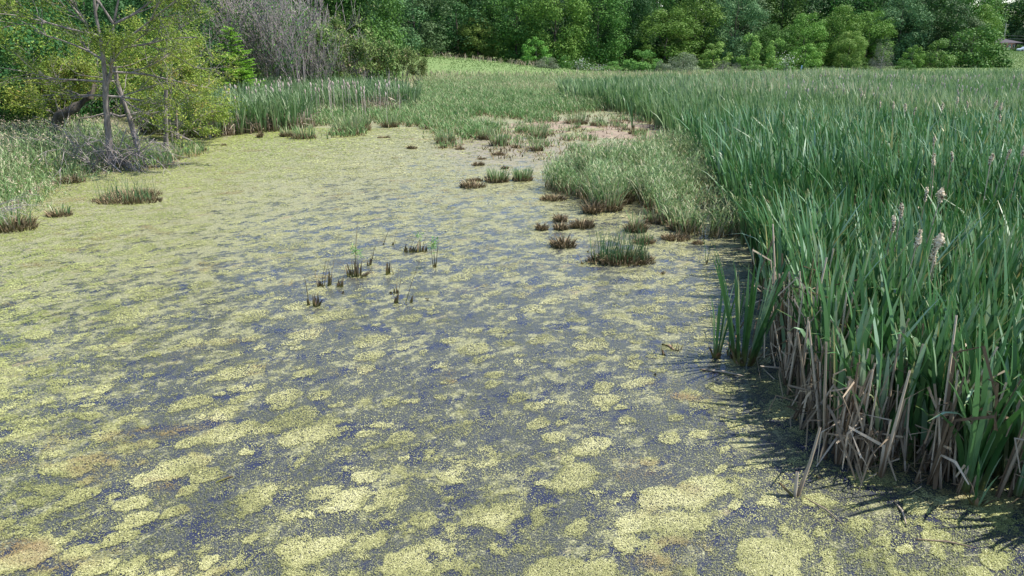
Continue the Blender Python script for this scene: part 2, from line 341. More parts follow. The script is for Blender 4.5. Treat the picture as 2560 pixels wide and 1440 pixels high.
def density(x, y):
    a, bq = streak(x, y); k = .55+.25*sm(3, 8, x)
    wx_ = fbm(x*1.1, y*1.1, 60, 3)-.5; wy_ = fbm(x*1.1+9, y*1.1, 61, 3)-.5
    a = a+wx_*.35; bq = bq+wy_*.3
    hf = sm(6, 14, y); d = .16*fbm(a*.9, bq*1.2, 11, 3, .5)+.84*((1-hf)*fbm(a*4.2, bq*6.2, 23, 4, .55)+hf*fbm(a*3.0, bq*4.0, 33, 4, .5))
    d = d-.5
    d = d*.8-.04+.09*sm(14, 36, y)+.04*sm(-3, -12, x)-.02
    d = d-.03*sm(11, 5.5, y)+.09*(fbm(x*7, y*8, 145, 2)-.5)
    for u, v, r, s in HOLES:
        hx, hy = G(u, v); d = d-s*np.exp(-(((x-hx)/(r*1.3))**2+((y-hy)/r)**2))
    for u, v, r, s in MATS:
        r = r*.72
        hx, hy = G(u, v); da, db = streak(x-hx, y-hy); d = d+2.2*s*np.exp(-((da/(r*1.25))**2+(db/(r*.75))**2)**2)
    px_ = x+.10*(vn(x*5, y*5, 301)-.5)+.05*(vn(x*17, y*17, 302)-.5); py_ = y+.10*(vn(x*5, y*5, 303)-.5)+.05*(vn(x*17, y*17, 304)-.5)
    for cs, sd_, pr_ in ((.62, 401, .36), (.34, 402, .36)):
        ps, qs = streak(px_, py_, math.radians(30)); ps = ps/(cs*1.35); qs = qs/cs; ci = np.floor(ps).astype(np.int64); cj = np.floor(qs).astype(np.int64)
        for di in (-1, 0, 1):
            for dj in (-1, 0, 1):
                a_, b_ = ci+di, cj+dj; on = hsh(a_, b_, sd_) < pr_; rad = .16+.30*hsh(a_, b_, sd_+1)**1.5
                rr_ = np.hypot(ps-(a_+hsh(a_, b_, sd_+2)), qs-(b_+hsh(a_, b_, sd_+3)))
                d = np.where(on, np.maximum(d, .16*sm(1.12, .88, rr_/rad)-.04+.5*d*(rr_ > rad*.9)), d)
    d = d+.07*(vn(x*9, y*9, 44)-.5)+.08*(vn(x*28, y*28, 45)-.5)
    return d
NF = 2100000
u = R.uniform(-260, 2860, NF); v = R.uniform(320, 1540, NF)**1.0
x, y = Gn(u, v); dist = np.sqrt(x*x+y*y+H*H)
d = density(x, y)
p = np.clip(sm(-.05, .11, d)*.92+.24*sm(-.14, -.02, d)+.05, 0, 1)
keep = (R.random(NF) < p) & (x > shore_x(y)-1.5) & (ground_z(x, y) < .03)
x, y, dist, d = x[keep], y[keep], dist[keep], d[keep]; nf = len(x)
s = np.maximum(.0042, .00062*dist)*R.uniform(.65, 1.5, nf)*(1+.9*sm(18, 45, y))
th = R.uniform(0, 6.28, nf); k = 4; V = np.zeros((nf, 4, 3)); zb = R.uniform(.003, .009, nf)
tx = R.normal(0, .22, nf); ty = R.normal(0, .22, nf); tl = np.minimum(1, 12/dist)
for j in range(4):
    q = th+j*PI/2+R.uniform(-.3, .3, nf); rr = s*R.uniform(.75, 1.2, nf); dx = np.cos(q)*rr; dy = np.sin(q)*rr
    V[:, j, 0] = x+dx; V[:, j, 1] = y+dy; V[:, j, 2] = zb+(dx*tx+dy*ty)*tl+.004
pt = fbm(x*1.6, y*1.6, 93, 3); br = fbm(*[c*.9 for c in streak(x*.8, y*1.3)], 71, 4, .65); br2 = fbm(x*.25, y*.25, 80, 3)
hx, hy = G(600, 930); bm_ = np.exp(-(((x-hx)/.55)**2+((y-hy)/.42)**2)**2)
tv = np.clip(.5+R.normal(0, .17, nf)+(pt-.5)*.9+.9*np.clip(.07-d, -.12, .16)*-1.7, .02, .98)
tone = np.clip((br-.63)*5+(R.random(nf)-.5)*.5+bm_*1.1, 0, 1)
lf = sm(-4, -13, x)*.8+.35*sm(25, 45, y)*sm(0, -8, x)+.3*np.exp(-((x-6)/3)**2-((y-7)/2.5)**2)
m, n, b, out = newmat('duckweed_fronds')
c = ramp(n, attr(n, 'v'), [(0, (.10, .11, .04)), (.35, (.22, .225, .085)), (.65, (.36, .355, .15)), (1, (.52, .505, .27))])
c = mix(n, math_(n, 'MULTIPLY', attr(n, 'g'), .6), c, (.22, .3, .05)); c = mix(n, math_(n, 'MULTIPLY', attr(n, 't'), .75), c, (.2, .12, .06))
n.links.new(c, b.inputs['Base Color']); b.inputs['Roughness'].default_value = .5; b.inputs['Specular IOR Level'].default_value = .4
me = mesh_np('duckweed', V, np.arange(nf*4).reshape(-1, 4), {'v': np.repeat(tv, 4), 't': np.repeat(tone, 4), 'g': np.repeat(np.clip(lf, 0, 1), 4)}, m)
tag(ob('duckweed', me), 'pale yellow green duckweed floating in ragged mats on the pond', 'duckweed', kind='stuff')

# ------------------------------------------------------------------ cattail bed on the right
BED = ppoly([(3300, 1600), (2760, 1330), (2560, 1275), (2330, 1215), (2090, 1165), (2010, 1060), (1945, 900), (1925, 800), (1890, 700), (1850, 600), (1800, 500), (1765, 430), (1715, 380), (1660, 330), (1600, 300), (1520, 278), (1430, 262), (1392, 248), (1400, 236), (1560, 226), (1700, 222), (2100, 210), (2700, 206), (3300, 206)])
def wind(n): return PI-.1+R.normal(0, .75, n)
# twelve shoots, used for the 300 plants along the near edge
shoots = []
for i in range(12):
    k = random.randint(8, 11); az = R.uniform(0, 6.28, k); P0 = np.stack([.035*np.cos(az), .035*np.sin(az)], 1)
    hh = R.uniform(1.5, 2.6, k)
    dirx = np.cos(az)*.8-.5; diry = np.sin(az)*.7
    a2 = np.arctan2(diry, dirx)
    bl = blades(P0, hh, R.uniform(.055, .082, k), a2, R.uniform(.02, .13, k), R.uniform(.0, .2, k)*(1+1.5*(R.random(k) < .15)), 8, a2+PI/2+R.normal(0, .5, k), droop=R.uniform(0, .12, k)+(R.random(k) < .12)*.3, taper=.33, base=.8)
    shoots.append([('leaves', M4('cattail_shoot', bl, MT['cattail']))])
cand = scatter(BED, 15, 4, 14); cand = cand[np.argsort(np.hypot(cand[:, 0]*1.15, cand[:, 1]))]
cand = cand[np.abs(cand[:, 0]) < .80*cand[:, 1]+1.2]
def edge_dist(p, ln):
    dm = np.full(len(p), 9.)
    for (ax, ay), (bx_, by_) in zip(ln[:-1], ln[1:]):
        vx, vy = bx_-ax, by_-ay; t = np.clip(((p[:, 0]-ax)*vx+(p[:, 1]-ay)*vy)/(vx*vx+vy*vy), 0, 1); dm = np.minimum(dm, np.hypot(p[:, 0]-ax-t*vx, p[:, 1]-ay-t*vy))
    return dm
EDGE = [G(*q) for q in [(2700, 1330), (2560, 1265), (2330, 1210), (2090, 1165), (2010, 1060), (1945, 900), (1930, 840)]]
cand = cand[(edge_dist(cand, EDGE) > .42) | (R.random(len(cand)) < .55)]
gz = lambda p: ground_z(p[:, 0], p[:, 1])
for i in range(min(300, len(cand))):
    q = cand[i]; s = random.uniform(.88, 1.12)
    place('cattail_plant', shoots[i % 12], (q[0], q[1], -.12), random.uniform(-.55, .55), s, 'green strap leaved cattail plant standing along the near edge of the reed bed', 'cattail', 'cattail plants at the front of the reed bed', tilt=random.uniform(0, .08), taz=random.uniform(0, 6.28))
rest = cand[300:]
rest = rest[:] if len(rest) else rest
def bedmesh(pts, per, hlo, hhi, wlo, whi, segs, spread, mfac=1):
    P = np.repeat(pts, per, 0); n_ = len(P); az = R.uniform(0, 6.28, n_)
    P = P+np.stack([np.cos(az), np.sin(az)], 1)*spread*R.random((n_, 1))
    a2 = np.arctan2(np.sin(az)*.55, np.cos(az)*.7-.6)
    g = fbm(P[:, 0]*.12, P[:, 1]*.12, 31, 3)
    hh = R.uniform(hlo, hhi, n_)*(.82+.36*g)
    vv = np.clip(R.random(n_)*.75+(g-.5)*.8+.1, 0, 1)
    return blades(P, hh, R.uniform(wlo, whi, n_), a2, R.uniform(.02, .15, n_), R.uniform(.0, .22, n_)*(1+1.5*(R.random(n_) < .14)), segs, a2+PI/2+R.normal(0, .6, n_), droop=R.uniform(0, .16, n_)+(R.random(n_) < .1)*.28, taper=.34, base=.9, z0=-.1, v=vv)
A = [bedmesh(rest, 6, 1.5, 2.65, .05, .075, 7, .06)] if len(rest) else []
A.append(bedmesh(scatter(BED, 11, 14, 22), 5, 1.5, 2.65, .055, .08, 6, .08))
A.append(bedmesh(scatter(BED, 7, 22, 34), 4, 1.5, 2.6, .065, .1, 5, .12))
tag(ob('cattail_bed', M4('cattail_bed', cat(A), MT['cattail'])), 'dense bed of green cattail leaves bending left in the wind', 'cattail bed', kind='stuff')
A = [bedmesh(scatter(BED, 5.5, 34, 55), 5, 1.4, 2.4, .06, .09, 4, .2), bedmesh(scatter(BED, 4, 55, 84), 4, 1.5, 2.1, .07, .11, 3, .3)]
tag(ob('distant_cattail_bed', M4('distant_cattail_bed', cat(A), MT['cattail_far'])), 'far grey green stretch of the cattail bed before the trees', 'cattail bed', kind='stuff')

# dead reeds: flat broken straps
def strap(pts, wd, n0):
    """kinked flat ribbon through pts"""
    V = []; k = len(pts)
    for i, p in enumerate(pts):
        d = (pts[min(i+1, k-1)]-pts[max(i-1, 0)]).normalized(); s_ = d.cross(n0).normalized()*wd*.5*(1 if i < k-1 else .6)
        V += [p-s_, p+s_]
    return np.array([tuple(a) for a in V]), np.array([(2*i, 2*i+1, 2*i+3, 2*i+2) for i in range(k-1)]), np.full(2*k, random.random()), np.repeat(np.linspace(0, 1, k), 2)
def dead_reed(h, br=None, nl=3):
    out_ = []; lean = random.uniform(0, .22); a = random.uniform(0, 6.28)
    top = Vector((math.cos(a)*lean*h, math.sin(a)*lean*h, h))
    ch = [([Vector((0, 0, 0)), top*.5+Vector((random.uniform(-.02, .02), 0, 0)), top], [.02, .016, .011])]
    T = tubes(ch, 5); T = (T[0], T[1], T[2], T[3]*1.0); out_.append(T)
    for i in range(nl):
        a2 = random.uniform(0, 6.28); z1 = random.uniform(.35, 1.0)*h; o = top*(z1/h)*.9
        d = Vector((math.cos(a2), math.sin(a2), 0)); l1 = random.uniform(.1, .45)
        p0 = Vector((0, 0, .05)); p1 = o+d*.05; p2 = p1+d*l1+Vector((0, 0, random.uniform(-.15, .2))); p3 = p2+d*random.uniform(-.15, .2)+Vector((random.uniform(-.2, .2), random.uniform(-.2, .2), -random.uniform(.1, .7)*min(1, z1)))
        out_.append(strap([p0+d*.02, p1, p2, p3], random.uniform(.018, .038), Vector((random.uniform(-1, 1), random.uniform(-1, 1), .3))))
    return cat(out_)
dead = [[('reed', M4('dead_reed', dead_reed(random.uniform(.45, 1.9), nl=random.randint(1, 4)), MT['dead']))] for i in range(16)]
EDGE = [G(*q) for q in [(2700, 1330), (2560, 1265), (2330, 1210), (2090, 1165), (2010, 1060), (1945, 900), (1930, 840)]]
pts = []
for (a, b_) in zip(EDGE[:-1], EDGE[1:]):
    L = math.hypot(a[0]-b_[0], a[1]-b_[1]); nn = int(L*44)
    for i in range(nn):
        t = random.random(); o = random.uniform(-.12, .7)**1; px = a[0]+(b_[0]-a[0])*t; py = a[1]+(b_[1]-a[1])*t
        dx, dy = b_[0]-a[0], b_[1]-a[1]; nxn, nyn = dy/L, -dx/L
        pts.append((px+nxn*o, py+nyn*o))
random.shuffle(pts)
for i, q in enumerate(pts[:200]):
    place('dead_reed', dead[i % 16], (q[0], q[1], -.05), random.uniform(0, 6.28), random.uniform(.75, 1.2), 'broken grey tan dead cattail stalk at the foot of the green reed bed', 'dead reed', 'dead cattail stalks along the near edge of the reed bed', tilt=random.uniform(0, .25), taz=random.uniform(0, 6.28))
A = []
for q in scatter(BED, 5, 6, 17):
    if len(A) > 500: break
    dm = dead_reed(random.uniform(.8, 1.7), nl=2); A.append((dm[0]+np.array([q[0], q[1], -.05]), dm[1], dm[2], dm[3]))
tag(ob('dead_reed_litter', M4('dead_reed_litter', cat(A), MT['dead'])), 'grey tan litter of dead stalks inside the cattail bed', 'dead reeds', kind='stuff')
# the single leaning dead reed and floating ones
def chain_thing(name, chs, mat, label, category, sides=5, group=None):
    d = tubes(chs, sides); return tag(ob(name, M4(name, d, mat, True)), label, category, group)
bx, by = G(1992, 1240); tp = AT(2050, 1068, by+.08)
chain_thing('dead_reed', [([Vector((bx, by, -.05)), (Vector((bx, by, 0))+tp)*.5+Vector((.02, 0, 0)), tp], [.028, .02, .015]), ([Vector((bx-.03, by-.02, -.03)), Vector((bx-.04, by, .34))], [.022, .018])], MT['dead'], 'lone broken reed leaning right in open water before the reed bed', 'dead reed')
chain_thing('dead_reed', [([Vector((bx-.02, by, -.03)), Vector((bx-.22, by+.02, .17))], [.02, .012])], MT['stub'], 'short dark reed stub beside the lone leaning reed', 'reed stub')
def lying(u1, v1, u2, v2, r, mat, label, cat_='floating stalk', name='floating_stalk', bow=.03):
    a = Vector((*G(u1, v1), .012)); b_ = Vector((*G(u2, v2), .012)); md = (a+b_)/2+Vector((bow, bow*.5, .012))
    chain_thing(name, [([a, md, b_], [r*.6, r, r*.4])], mat, label, cat_)
lying(1750, 925, 1860, 942, .022, MT['dead'], 'orange tan dead leaf floating beside the small cattail clump')
lying(2235, 1255, 2265, 1312, .014, MT['dead'], 'short pale stalk floating just below the reed bed')
lying(2010, 1245, 2110, 1315, .008, MT['dead'], 'long thin stalk lying on duckweed below the leaning reed')
lying(2290, 1350, 2440, 1372, .010, MT['dead'], 'thin dark stalk lying on duckweed near the bottom right corner')
lying(540, 1208, 585, 1192, .014, MT['stub'], 'brown stick afloat by the dark gap at lower left', 'stick', 'stick')
lying(1655, 862, 1685, 876, .03, MT['stub'], 'dark rotten reed butt floating left of the small cattail clump', 'reed stub', 'reed_stub')

# ------------------------------------------------------------------ cattail plants standing on their own
def solo(u, v, k, h, w_, label, spread=.3, group=None, seed=0):
    x, y = G(u, v); az = R.uniform(0, 6.28, k); P0 = np.stack([.05*np.cos(az)*k/8, .05*np.sin(az)*k/8], 1)
    lo = blades(P0, R.uniform(.7, 1.05, k)*h, w_, az, R.uniform(.02, spread, k), R.uniform(.0, .15, k), 7, az+PI/2+R.normal(0, .5, k), droop=R.uniform(0, .1, k), base=.8)
    kk = max(4, k); a = R.uniform(0, 6.28, kk); th_ = blades(np.stack([.07*np.cos(a)*k/10, .07*np.sin(a)*k/10], 1), R.uniform(.1, .4, kk)*min(1, h), w_*1.3, a, R.uniform(.05, .7, kk), .2, 3, a+PI/2)
    return place('cattail_clump' if k > 8 else 'cattail_shoot', [('leaves', M4('clump_leaves', lo, MT['cattail'])), ('dead_sheath', M4('clump_sheath', th_, MT['stub']))], (x, y, -.04), 0, 1, label, 'cattail', group)
solo(1860, 905, 24, 2.15, .05, 'fan shaped cattail clump standing alone in front of the reed bed', .32)
solo(1790, 892, 8, 1.45, .034, 'thin twisted cattail shoot left of the fan shaped clump', .12)
solo(1822, 890, 3, .75, .024, 'short single cattail spear between the two cattail clumps', .08)
solo(1842, 830, 3, 1.0, .026, 'yellowing slender cattail shoot just behind the fan shaped clump', .1)
solo(1582, 325, 9, 1.9, .05, 'lone cattail tuft on the pink mud flat', .25)
solo(1765, 660, 2, .8, .02, 'bare upright spear left of the reed bed corner', .05)
solo(1910, 715, 12, 2.0, .042, 'leaning cattail clump at the corner of the reed bed', .35)
solo(2440, 1262, 5, .9, .03, 'small green cattail shoot at the very front of the reed bed', .35)

# ------------------------------------------------------------------ seed heads
def head_mesh(seed, wfac=1.0, dark=.4):
    rr = random.Random(seed); rings = 12; sd = 10; V = []; va = []
    L = .24
    for i in range(rings+1):
        t = i/rings; r = .034*wfac*(math.sin(PI*min(1, max(0, t*.94+.03)))**.35)
        for j in range(sd):
            q = 2*PI*j/sd; k = r*rr.uniform(.6, 1.5)*(.75+.5*(.5+.5*math.sin(t*7+seed*2))); V.append((math.cos(q)*k+.02*math.sin(t*3+seed), math.sin(q)*k, L*t+rr.uniform(-.006, .006))); va.append(rr.random())
    Q = [(i*sd+j, i*sd+(j+1) % sd, (i+1)*sd+(j+1) % sd, (i+1)*sd+j) for i in range(rings) for j in range(sd)]
    c = np.array([(x*1.05, y*1.05, z) for (x, y, z) in V]); c = np.repeat(c, 5, 0)+R.normal(0, .007*wfac, (len(V)*5, 3))
    fl = leaves(c, .011, up=0, asp=.5, v=np.repeat(np.array(va), 5))
    return cat([(np.array(V), np.array(Q), np.array(va), np.zeros(len(V))), fl])
m = leafmat('seed_fluff', [(0, (.08, .04, .03)), (.2, (.22, .14, .09)), (.28, (.74, .64, .48)), (1, (.92, .86, .72))], transl=.35, rough=.9, spec=.1)
heads = []
for i in range(6):
    st = tubes([([Vector((0, 0, -2.3)), Vector((.02, 0, -1.1)), Vector((0, 0, .04))], [.012, .011, .008]), ([Vector((0, 0, .22)), Vector((.0, 0, .30))], [.005, .003])], 5)
    heads.append([('stalk', M4('head_stalk', st, MT['dead'])), ('seed_fluff', M4('head_fluff', head_mesh(i, [.85, .6, 1.15, .75, .55, .9][i]), m))])
HD = [(2345, 505, 2.35, 2, 'fat tousled cattail head, the tallest of the middle right heads'), (2247, 545, 2.3, 1, 'slim dark cattail head with a pale cap, beside a smaller one'), (2227, 578, 2.2, 4, 'tiny cattail head just left of the slim dark one'),
      (2287, 618, 2.25, 3, 'speckled cattail head left of the biggest fluffy head'), (2337, 628, 2.3, 2, 'biggest white fluffy cattail head low in the bed at right'), (2332, 662, 2.05, 0, 'dark speckled cattail head directly below the biggest fluffy head'), (2310, 500, 2.2, 4, 'small pale cattail head left of the fat tousled one'),
      (2333, 410, 2.35, 0, 'bright cattail head above the fat tousled one'), (2333, 360, 2.35, 1, 'narrow cattail head topmost in the column of three'), (2376, 400, 2.2, 4, 'thin faint cattail head right of the bright one'),
      (2473, 408, 2.3, 5, 'cattail head left of the pair near the right edge'), (2515, 395, 2.35, 1, 'dark cattail head in the middle of three near the right edge'), (2552, 387, 2.4, 0, 'cattail head touching the right edge of the view'),
      (2485, 268, 2.3, 5, 'cattail head left of a close pair far back at right'), (2500, 275, 2.25, 0, 'cattail head right of a close pair far back at right'), (2353, 275, 2.25, 3, 'cattail head standing alone far back, right of the pair of small heads'), (2261, 277, 2.3, 5, 'white cattail head far back, right one of a small pair'), (2232, 271, 2.3, 3, 'white cattail head far back, left one of a small pair'),
      (2198, 268, 2.2, 1, 'thin far cattail head left of the small pair'), (2390, 258, 2.3, 0, 'pale far cattail head in the middle distance of the bed'), (2416, 268, 2.2, 1, 'slender far cattail head right of the pale middle one'), (2152, 240, 2.2, 3, 'leftmost of the far single cattail heads in the right bed'), (2285, 285, 2.1, 4, 'faint low cattail head between two white far heads'), (2495, 305, 2.1, 1, 'weathered cattail head below the far close pair')]
for i, (u, v, z, k, lb) in enumerate(HD):
    x, y = G(u, v+(12 if v > 350 else 6), z); s = 1.0 if v > 350 else 1.15
    place('cattail_seed_head', heads[k], (x, y, z+.08), random.uniform(0, 6), s, lb, 'cattail head', None, tilt=random.uniform(0, .12), taz=random.uniform(0, 6.28))
# many small far ones
mpk = leafmat('far_fluff', [(0, (.5, .4, .34)), (1, (.72, .62, .56))], transl=.2, rough=.8)
far_head = [M4('far_seed_head', cat([tubes([([Vector((0, 0, 0)), Vector((.01, 0, .05)), Vector((0, 0, .2)), Vector((0, 0, .28))], [.015, .05, .045, .015])], 6), tubes([([Vector((0, 0, -1.9)), Vector((0, 0, 0))], [.012, .012])], 4)]), mpk) for i in range(3)]
for i in range(95):
    u = random.uniform(560, 1000); v = random.gauss(208, 11)+(12 if u < 640 else 0)-max(0, (900-u))*.0
    x, y = G(u, v, 2.0)
    place('distant_seed_head', [('h', far_head[i % 3])], (x, y, 1.85+random.uniform(-.1, .1)), random.uniform(0, 6), random.uniform(.7, 1.1), 'tiny pinkish cattail head in the pale fringe of the left reed bed', 'cattail head', 'pinkish cattail heads over the left reed bed')
for i in range(130):
    u = random.uniform(1950, 2590); v = random.choice([random.gauss(186, 3), random.gauss(212, 7), random.gauss(210, 10)])
    x, y = G(u, v, 2.0)
    if y > 82: y = random.uniform(70, 82); x = (u-1280)/F*y*cp*1.08
    place('distant_seed_head', [('h', far_head[i % 3])], (x, y, 1.75+random.uniform(-.2, .15)), random.uniform(0, 6), random.uniform(.6, .95), 'tiny pale cattail head far back in the right reed bed', 'cattail head', 'pale cattail heads far back in the right reed bed')

# ------------------------------------------------------------------ cattails on the left
LB1 = ppoly([(380, 345), (500, 344), (600, 338), (770, 322), (775, 300), (700, 285), (640, 270), (560, 262), (430, 270), (330, 300)])
LB2 = ppoly([(640, 285), (900, 283), (1038, 276), (1050, 262), (1000, 246), (900, 236), (700, 232), (520, 232), (430, 250), (500, 270)])
A = []
for poly, dn, hh in ((LB1, 7, (1.9, 2.5)), (LB2, 5, (1.7, 2.3))):
    P = np.repeat(scatter(poly, dn), 6, 0); n_ = len(P); az = R.uniform(0, 6.28, n_)
    P = P+np.stack([np.cos(az), np.sin(az)], 1)*.12
    A.append(blades(P, R.uniform(*hh, n_), R.uniform(.045, .07, n_), az, R.uniform(.03, .22, n_), R.uniform(.02, .3, n_), 5, az+PI/2+R.normal(0, .5, n_), droop=R.uniform(0, .3, n_), z0=-.1, v=np.clip(R.random(n_)*.9, 0, 1)))
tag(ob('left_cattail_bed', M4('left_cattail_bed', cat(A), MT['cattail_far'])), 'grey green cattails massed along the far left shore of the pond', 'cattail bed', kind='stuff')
# dead stalks at their feet
A = []
for i in range(150):
    u = random.uniform(500, 790); v = np.interp(u, [480, 600, 790], [348, 338, 320])-random.uniform(0, 6); x, y = G(u, v)
    dm = dead_reed(random.uniform(.3, .9), nl=1); A.append((dm[0]*1.3+np.array([x, y, 0]), dm[1], dm[2], dm[3]))
for i in range(60):
    u = random.uniform(900, 1000); x, y = G(u, random.uniform(274, 286)); dm = dead_reed(random.uniform(.5, 1.), nl=1); A.append((dm[0]*1.4+np.array([x, y, 0]), dm[1], dm[2], dm[3]))
tag(ob('left_reed_litter', M4('left_reed_litter', cat(A), MT['dead'])), 'short brown dead stalks at the foot of the left cattails', 'dead reeds', kind='stuff')

# ------------------------------------------------------------------ grasses
def grass(P, hlo, hhi, wlo, whi, segs=3, lean=.35, z=None, vjit=None, droop=.15):
    n_ = len(P); az = R.uniform(0, 6.28, n_)
    return blades(P, R.uniform(hlo, hhi, n_) if np.isscalar(hlo) else R.uniform(.6, 1.1, n_)*hlo, R.uniform(wlo, whi, n_), az, R.uniform(.0, lean, n_), R.uniform(0, .35, n_), segs, R.uniform(0, 6.28, n_), droop=R.uniform(0, droop, n_), z0=z, v=vjit)
def sprigs(P, h, z, k, L=.11):
    n_ = len(P)*k; Q_ = np.repeat(P, k, 0)+R.normal(0, .08, (n_, 2)); zz_ = np.repeat(z+0*P[:, 0], k)+np.repeat(h, k)*R.uniform(.3, .95, n_)
    a_, b_, c_, d_ = blades(Q_, L*R.uniform(1.2, 2.6, n_), R.uniform(.018, .034, n_), R.uniform(0, 6.28, n_), R.uniform(.2, .9, n_), R.uniform(0, .6, n_), 2, R.uniform(0, 6.28, n_), droop=R.uniform(0, .7, n_), z0=zz_, taper=.8)
    return a_, b_, c_, .45+.4*d_
def plumes(P, h, z):
    """seed plumes: a few small flecks at the top of stalks"""
    n_ = len(P); C = np.repeat(np.stack([P[:, 0], P[:, 1], z+h], 1), 3, 0)+R.normal(0, 1, (n_*3, 3))*np.array([.04, .04, .09])
    return leaves(C, .045, up=0, asp=.3)
# bank grass at left
BK = [(-13.0, 9), (-13.3, 15), (-13.7, 18), (-14.6, 22), (-15.7, 25), (-14.9, 29), (-14.8, 32), (-17.5, 36), (-22, 42), (-50, 44), (-50, 9)]
S = scatter(BK, 75, 9, 34); S = S[S[:, 0] > -.86*S[:, 1]-3]
dsh = shore_x(S[:, 1])-S[:, 0]; cl = fbm(S[:, 0]*.8, S[:, 1]*.8, 3, 3)
S = S[(R.random(len(S)) < sm(-.5, 1.2, dsh)*.75+.25) ]; dsh = shore_x(S[:, 1])-S[:, 0]; cl = fbm(S[:, 0]*.8, S[:, 1]*.8, 3, 3)
ht = (.25+1.0*sm(-.3, 2.5, dsh))*(.75+.5*cl)
g = grass(S, ht, None, .014, .03, 4, .4, ground_z(S[:, 0], S[:, 1])-.03, np.clip(R.random(len(S))*.8+(cl-.5)*1.2+.1, 0, 1), .35)
tag(ob('bank_grass', M4('bank_grass', cat([g, sprigs(S, ht, ground_z(S[:, 0], S[:, 1]), 1, .09)]), MT['canary'])), 'tall pale canary grass covering the left bank', 'grass', kind='stuff')
k = R.random(len(S)) < .3
tag(ob('bank_grass_plumes', M4('bank_grass_plumes', plumes(S[k], ht[k]*.95, ground_z(S[k, 0], S[k, 1])), MT['plume'])), 'beige seed plumes over the left bank grass', 'grass', kind='stuff')
# spit with snag
SP = ppoly([(345, 430), (430, 420), (450, 400), (520, 385), (500, 365), (440, 360), (345, 385)])
S = scatter(SP, 60); ht = .9*(.5+fbm(S[:, 0], S[:, 1], 8, 3))*np.where(S[:, 1] < G(0, 395)[1], .9, .55)
tag(ob('shore_grass', M4('shore_grass', grass(S, ht, None, .02, .035, 3, .4, -.03), MT['meadow'])), 'green grass tuft with brown stems at the foot of the broken snag', 'grass', kind='stuff')
# wet meadow in the middle
WM = ppoly([(690, 350), (760, 362), (830, 346), (915, 340), (930, 305), (960, 322), (1060, 330), (1040, 345), (1120, 362), (1260, 345), (1330, 350), (1420, 330), (1560, 300), (1600, 296), (1500, 272), (1400, 258), (1400, 246), (1420, 238), (1600, 228), (1760, 224), (1900, 214), (1700, 204), (1100, 204), (1040, 215), (1050, 250), (1045, 275), (960, 285), (780, 288), (770, 320)])
S = scatter(WM, 44, 36, 100); y_ = S[:, 1]; x_ = S[:, 0]
cl = fbm(x_*.55, y_*.42, 15, 3, .6); th_ = .52-.32*sm(41, 58, y_)-.2*sm(52, 62, y_)
th_ = th_+.22*np.exp(-((x_-6.5)/4)**2-((y_-44)/5)**2)
kp = (cl > th_) | (R.random(len(S)) < .03); S = S[kp]; cl = cl[kp]; th_ = th_[kp]
ht = (.42+.5*np.clip((cl-th_)*5, 0, 1))*(.8+.25*sm(40, 60, S[:, 1]))
far = sm(58, 78, S[:, 1])
vv = np.clip(R.random(len(S))*.75+.45*far*R.random(len(S))+(fbm(S[:, 0]*.15, S[:, 1]*.1, 19, 3)-.5)*1.3, 0, 1)
tag(ob('marsh_grass', M4('marsh_grass', cat([grass(S, ht, None, .025, .05, 3, .5, -.03, vv, .3), sprigs(S, ht, 0, 1, .14)]), MT['meadow'])), 'tufted marsh grass with reddish bases in the shallows', 'grass', kind='stuff')
k = (S[:, 1] < 60) & (R.random(len(S)) < .4)
tag(ob('marsh_brown_stems', M4('marsh_brown_stems', grass(S[k], .32+0*ht[k], None, .03, .06, 2, .6, -.03), MT['tussock'])), 'reddish brown dead stems low among the marsh grass', 'grass', kind='stuff')
# near stand of marsh grass beside the cattails
NS = ppoly([(1362, 470), (1370, 440), (1400, 415), (1500, 402), (1600, 408), (1680, 400), (1780, 400), (1850, 470), (1900, 560), (1880, 600), (1700, 590), (1650, 560), (1640, 545), (1580, 500), (1560, 500), (1540, 530), (1480, 530), (1470, 500), (1400, 490)])
S = scatter(NS, 150); cl = fbm(S[:, 0]*1.2, S[:, 1]*.9, 41, 3, .6); c2 = fbm(S[:, 0]*.7, S[:, 1]*.55, 141, 2); kp = (cl*.5+c2*.5) > .44+.16*(R.random(len(S))-.5); S = S[kp]; cl = cl[kp]; c2 = c2[kp]
ht = .3+1.15*np.clip((cl*.5+c2*.5-.38)*4, 0, 1)*R.uniform(.75, 1.15, len(S))
tag(ob('tall_marsh_grass', M4('tall_marsh_grass', cat([grass(S, ht, None, .015, .032, 4, .45, -.03, None, .35), sprigs(S, ht, 0, 3)]), MT['canary'])), 'tall grey green grass stand with brown stems left of the cattails', 'grass', kind='stuff')
S2 = S[R.random(len(S)) < .5]; tag(ob('brown_stems', M4('brown_stems', grass(S2+R.normal(0, .12, S2.shape), np.full(len(S2), .6), None, .02, .04, 2, .4, -.03), MT['tussock'])), 'reddish brown old stems under the tall marsh grass', 'grass', kind='stuff')
MD = ppoly([(1085, 372), (1100, 340), (1380, 300), (1420, 285), (1600, 290), (1690, 345), (1640, 395), (1360, 405), (1200, 400)])
S = scatter(MD, 15); cl = fbm(S[:, 0]*1.3, S[:, 1]*1.0, 171, 3, .6); k = cl > .5; S = S[k]; g_ = (fbm(S[:, 0]*.9, S[:, 1]*.7, 175, 2) > .6)
tag(ob('mud_debris', M4('mud_debris', grass(S, .2+.05*R.random(len(S)), None, .03, .06, 2, .9, -.01), MT['tussock'])), 'brown root stubble scattered over the mud and grey shallows', 'marsh debris', kind='stuff')
Sg = np.repeat(S[g_], 4, 0)+R.normal(0, .12, (int(g_.sum())*4, 2))
tag(ob('mud_grass', M4('mud_grass', grass(Sg, .38+.1*R.random(len(Sg)), None, .025, .045, 3, .5, -.01), MT['meadow'])), 'thin grass tufts scattered over the mud and grey shallows', 'grass', kind='stuff')
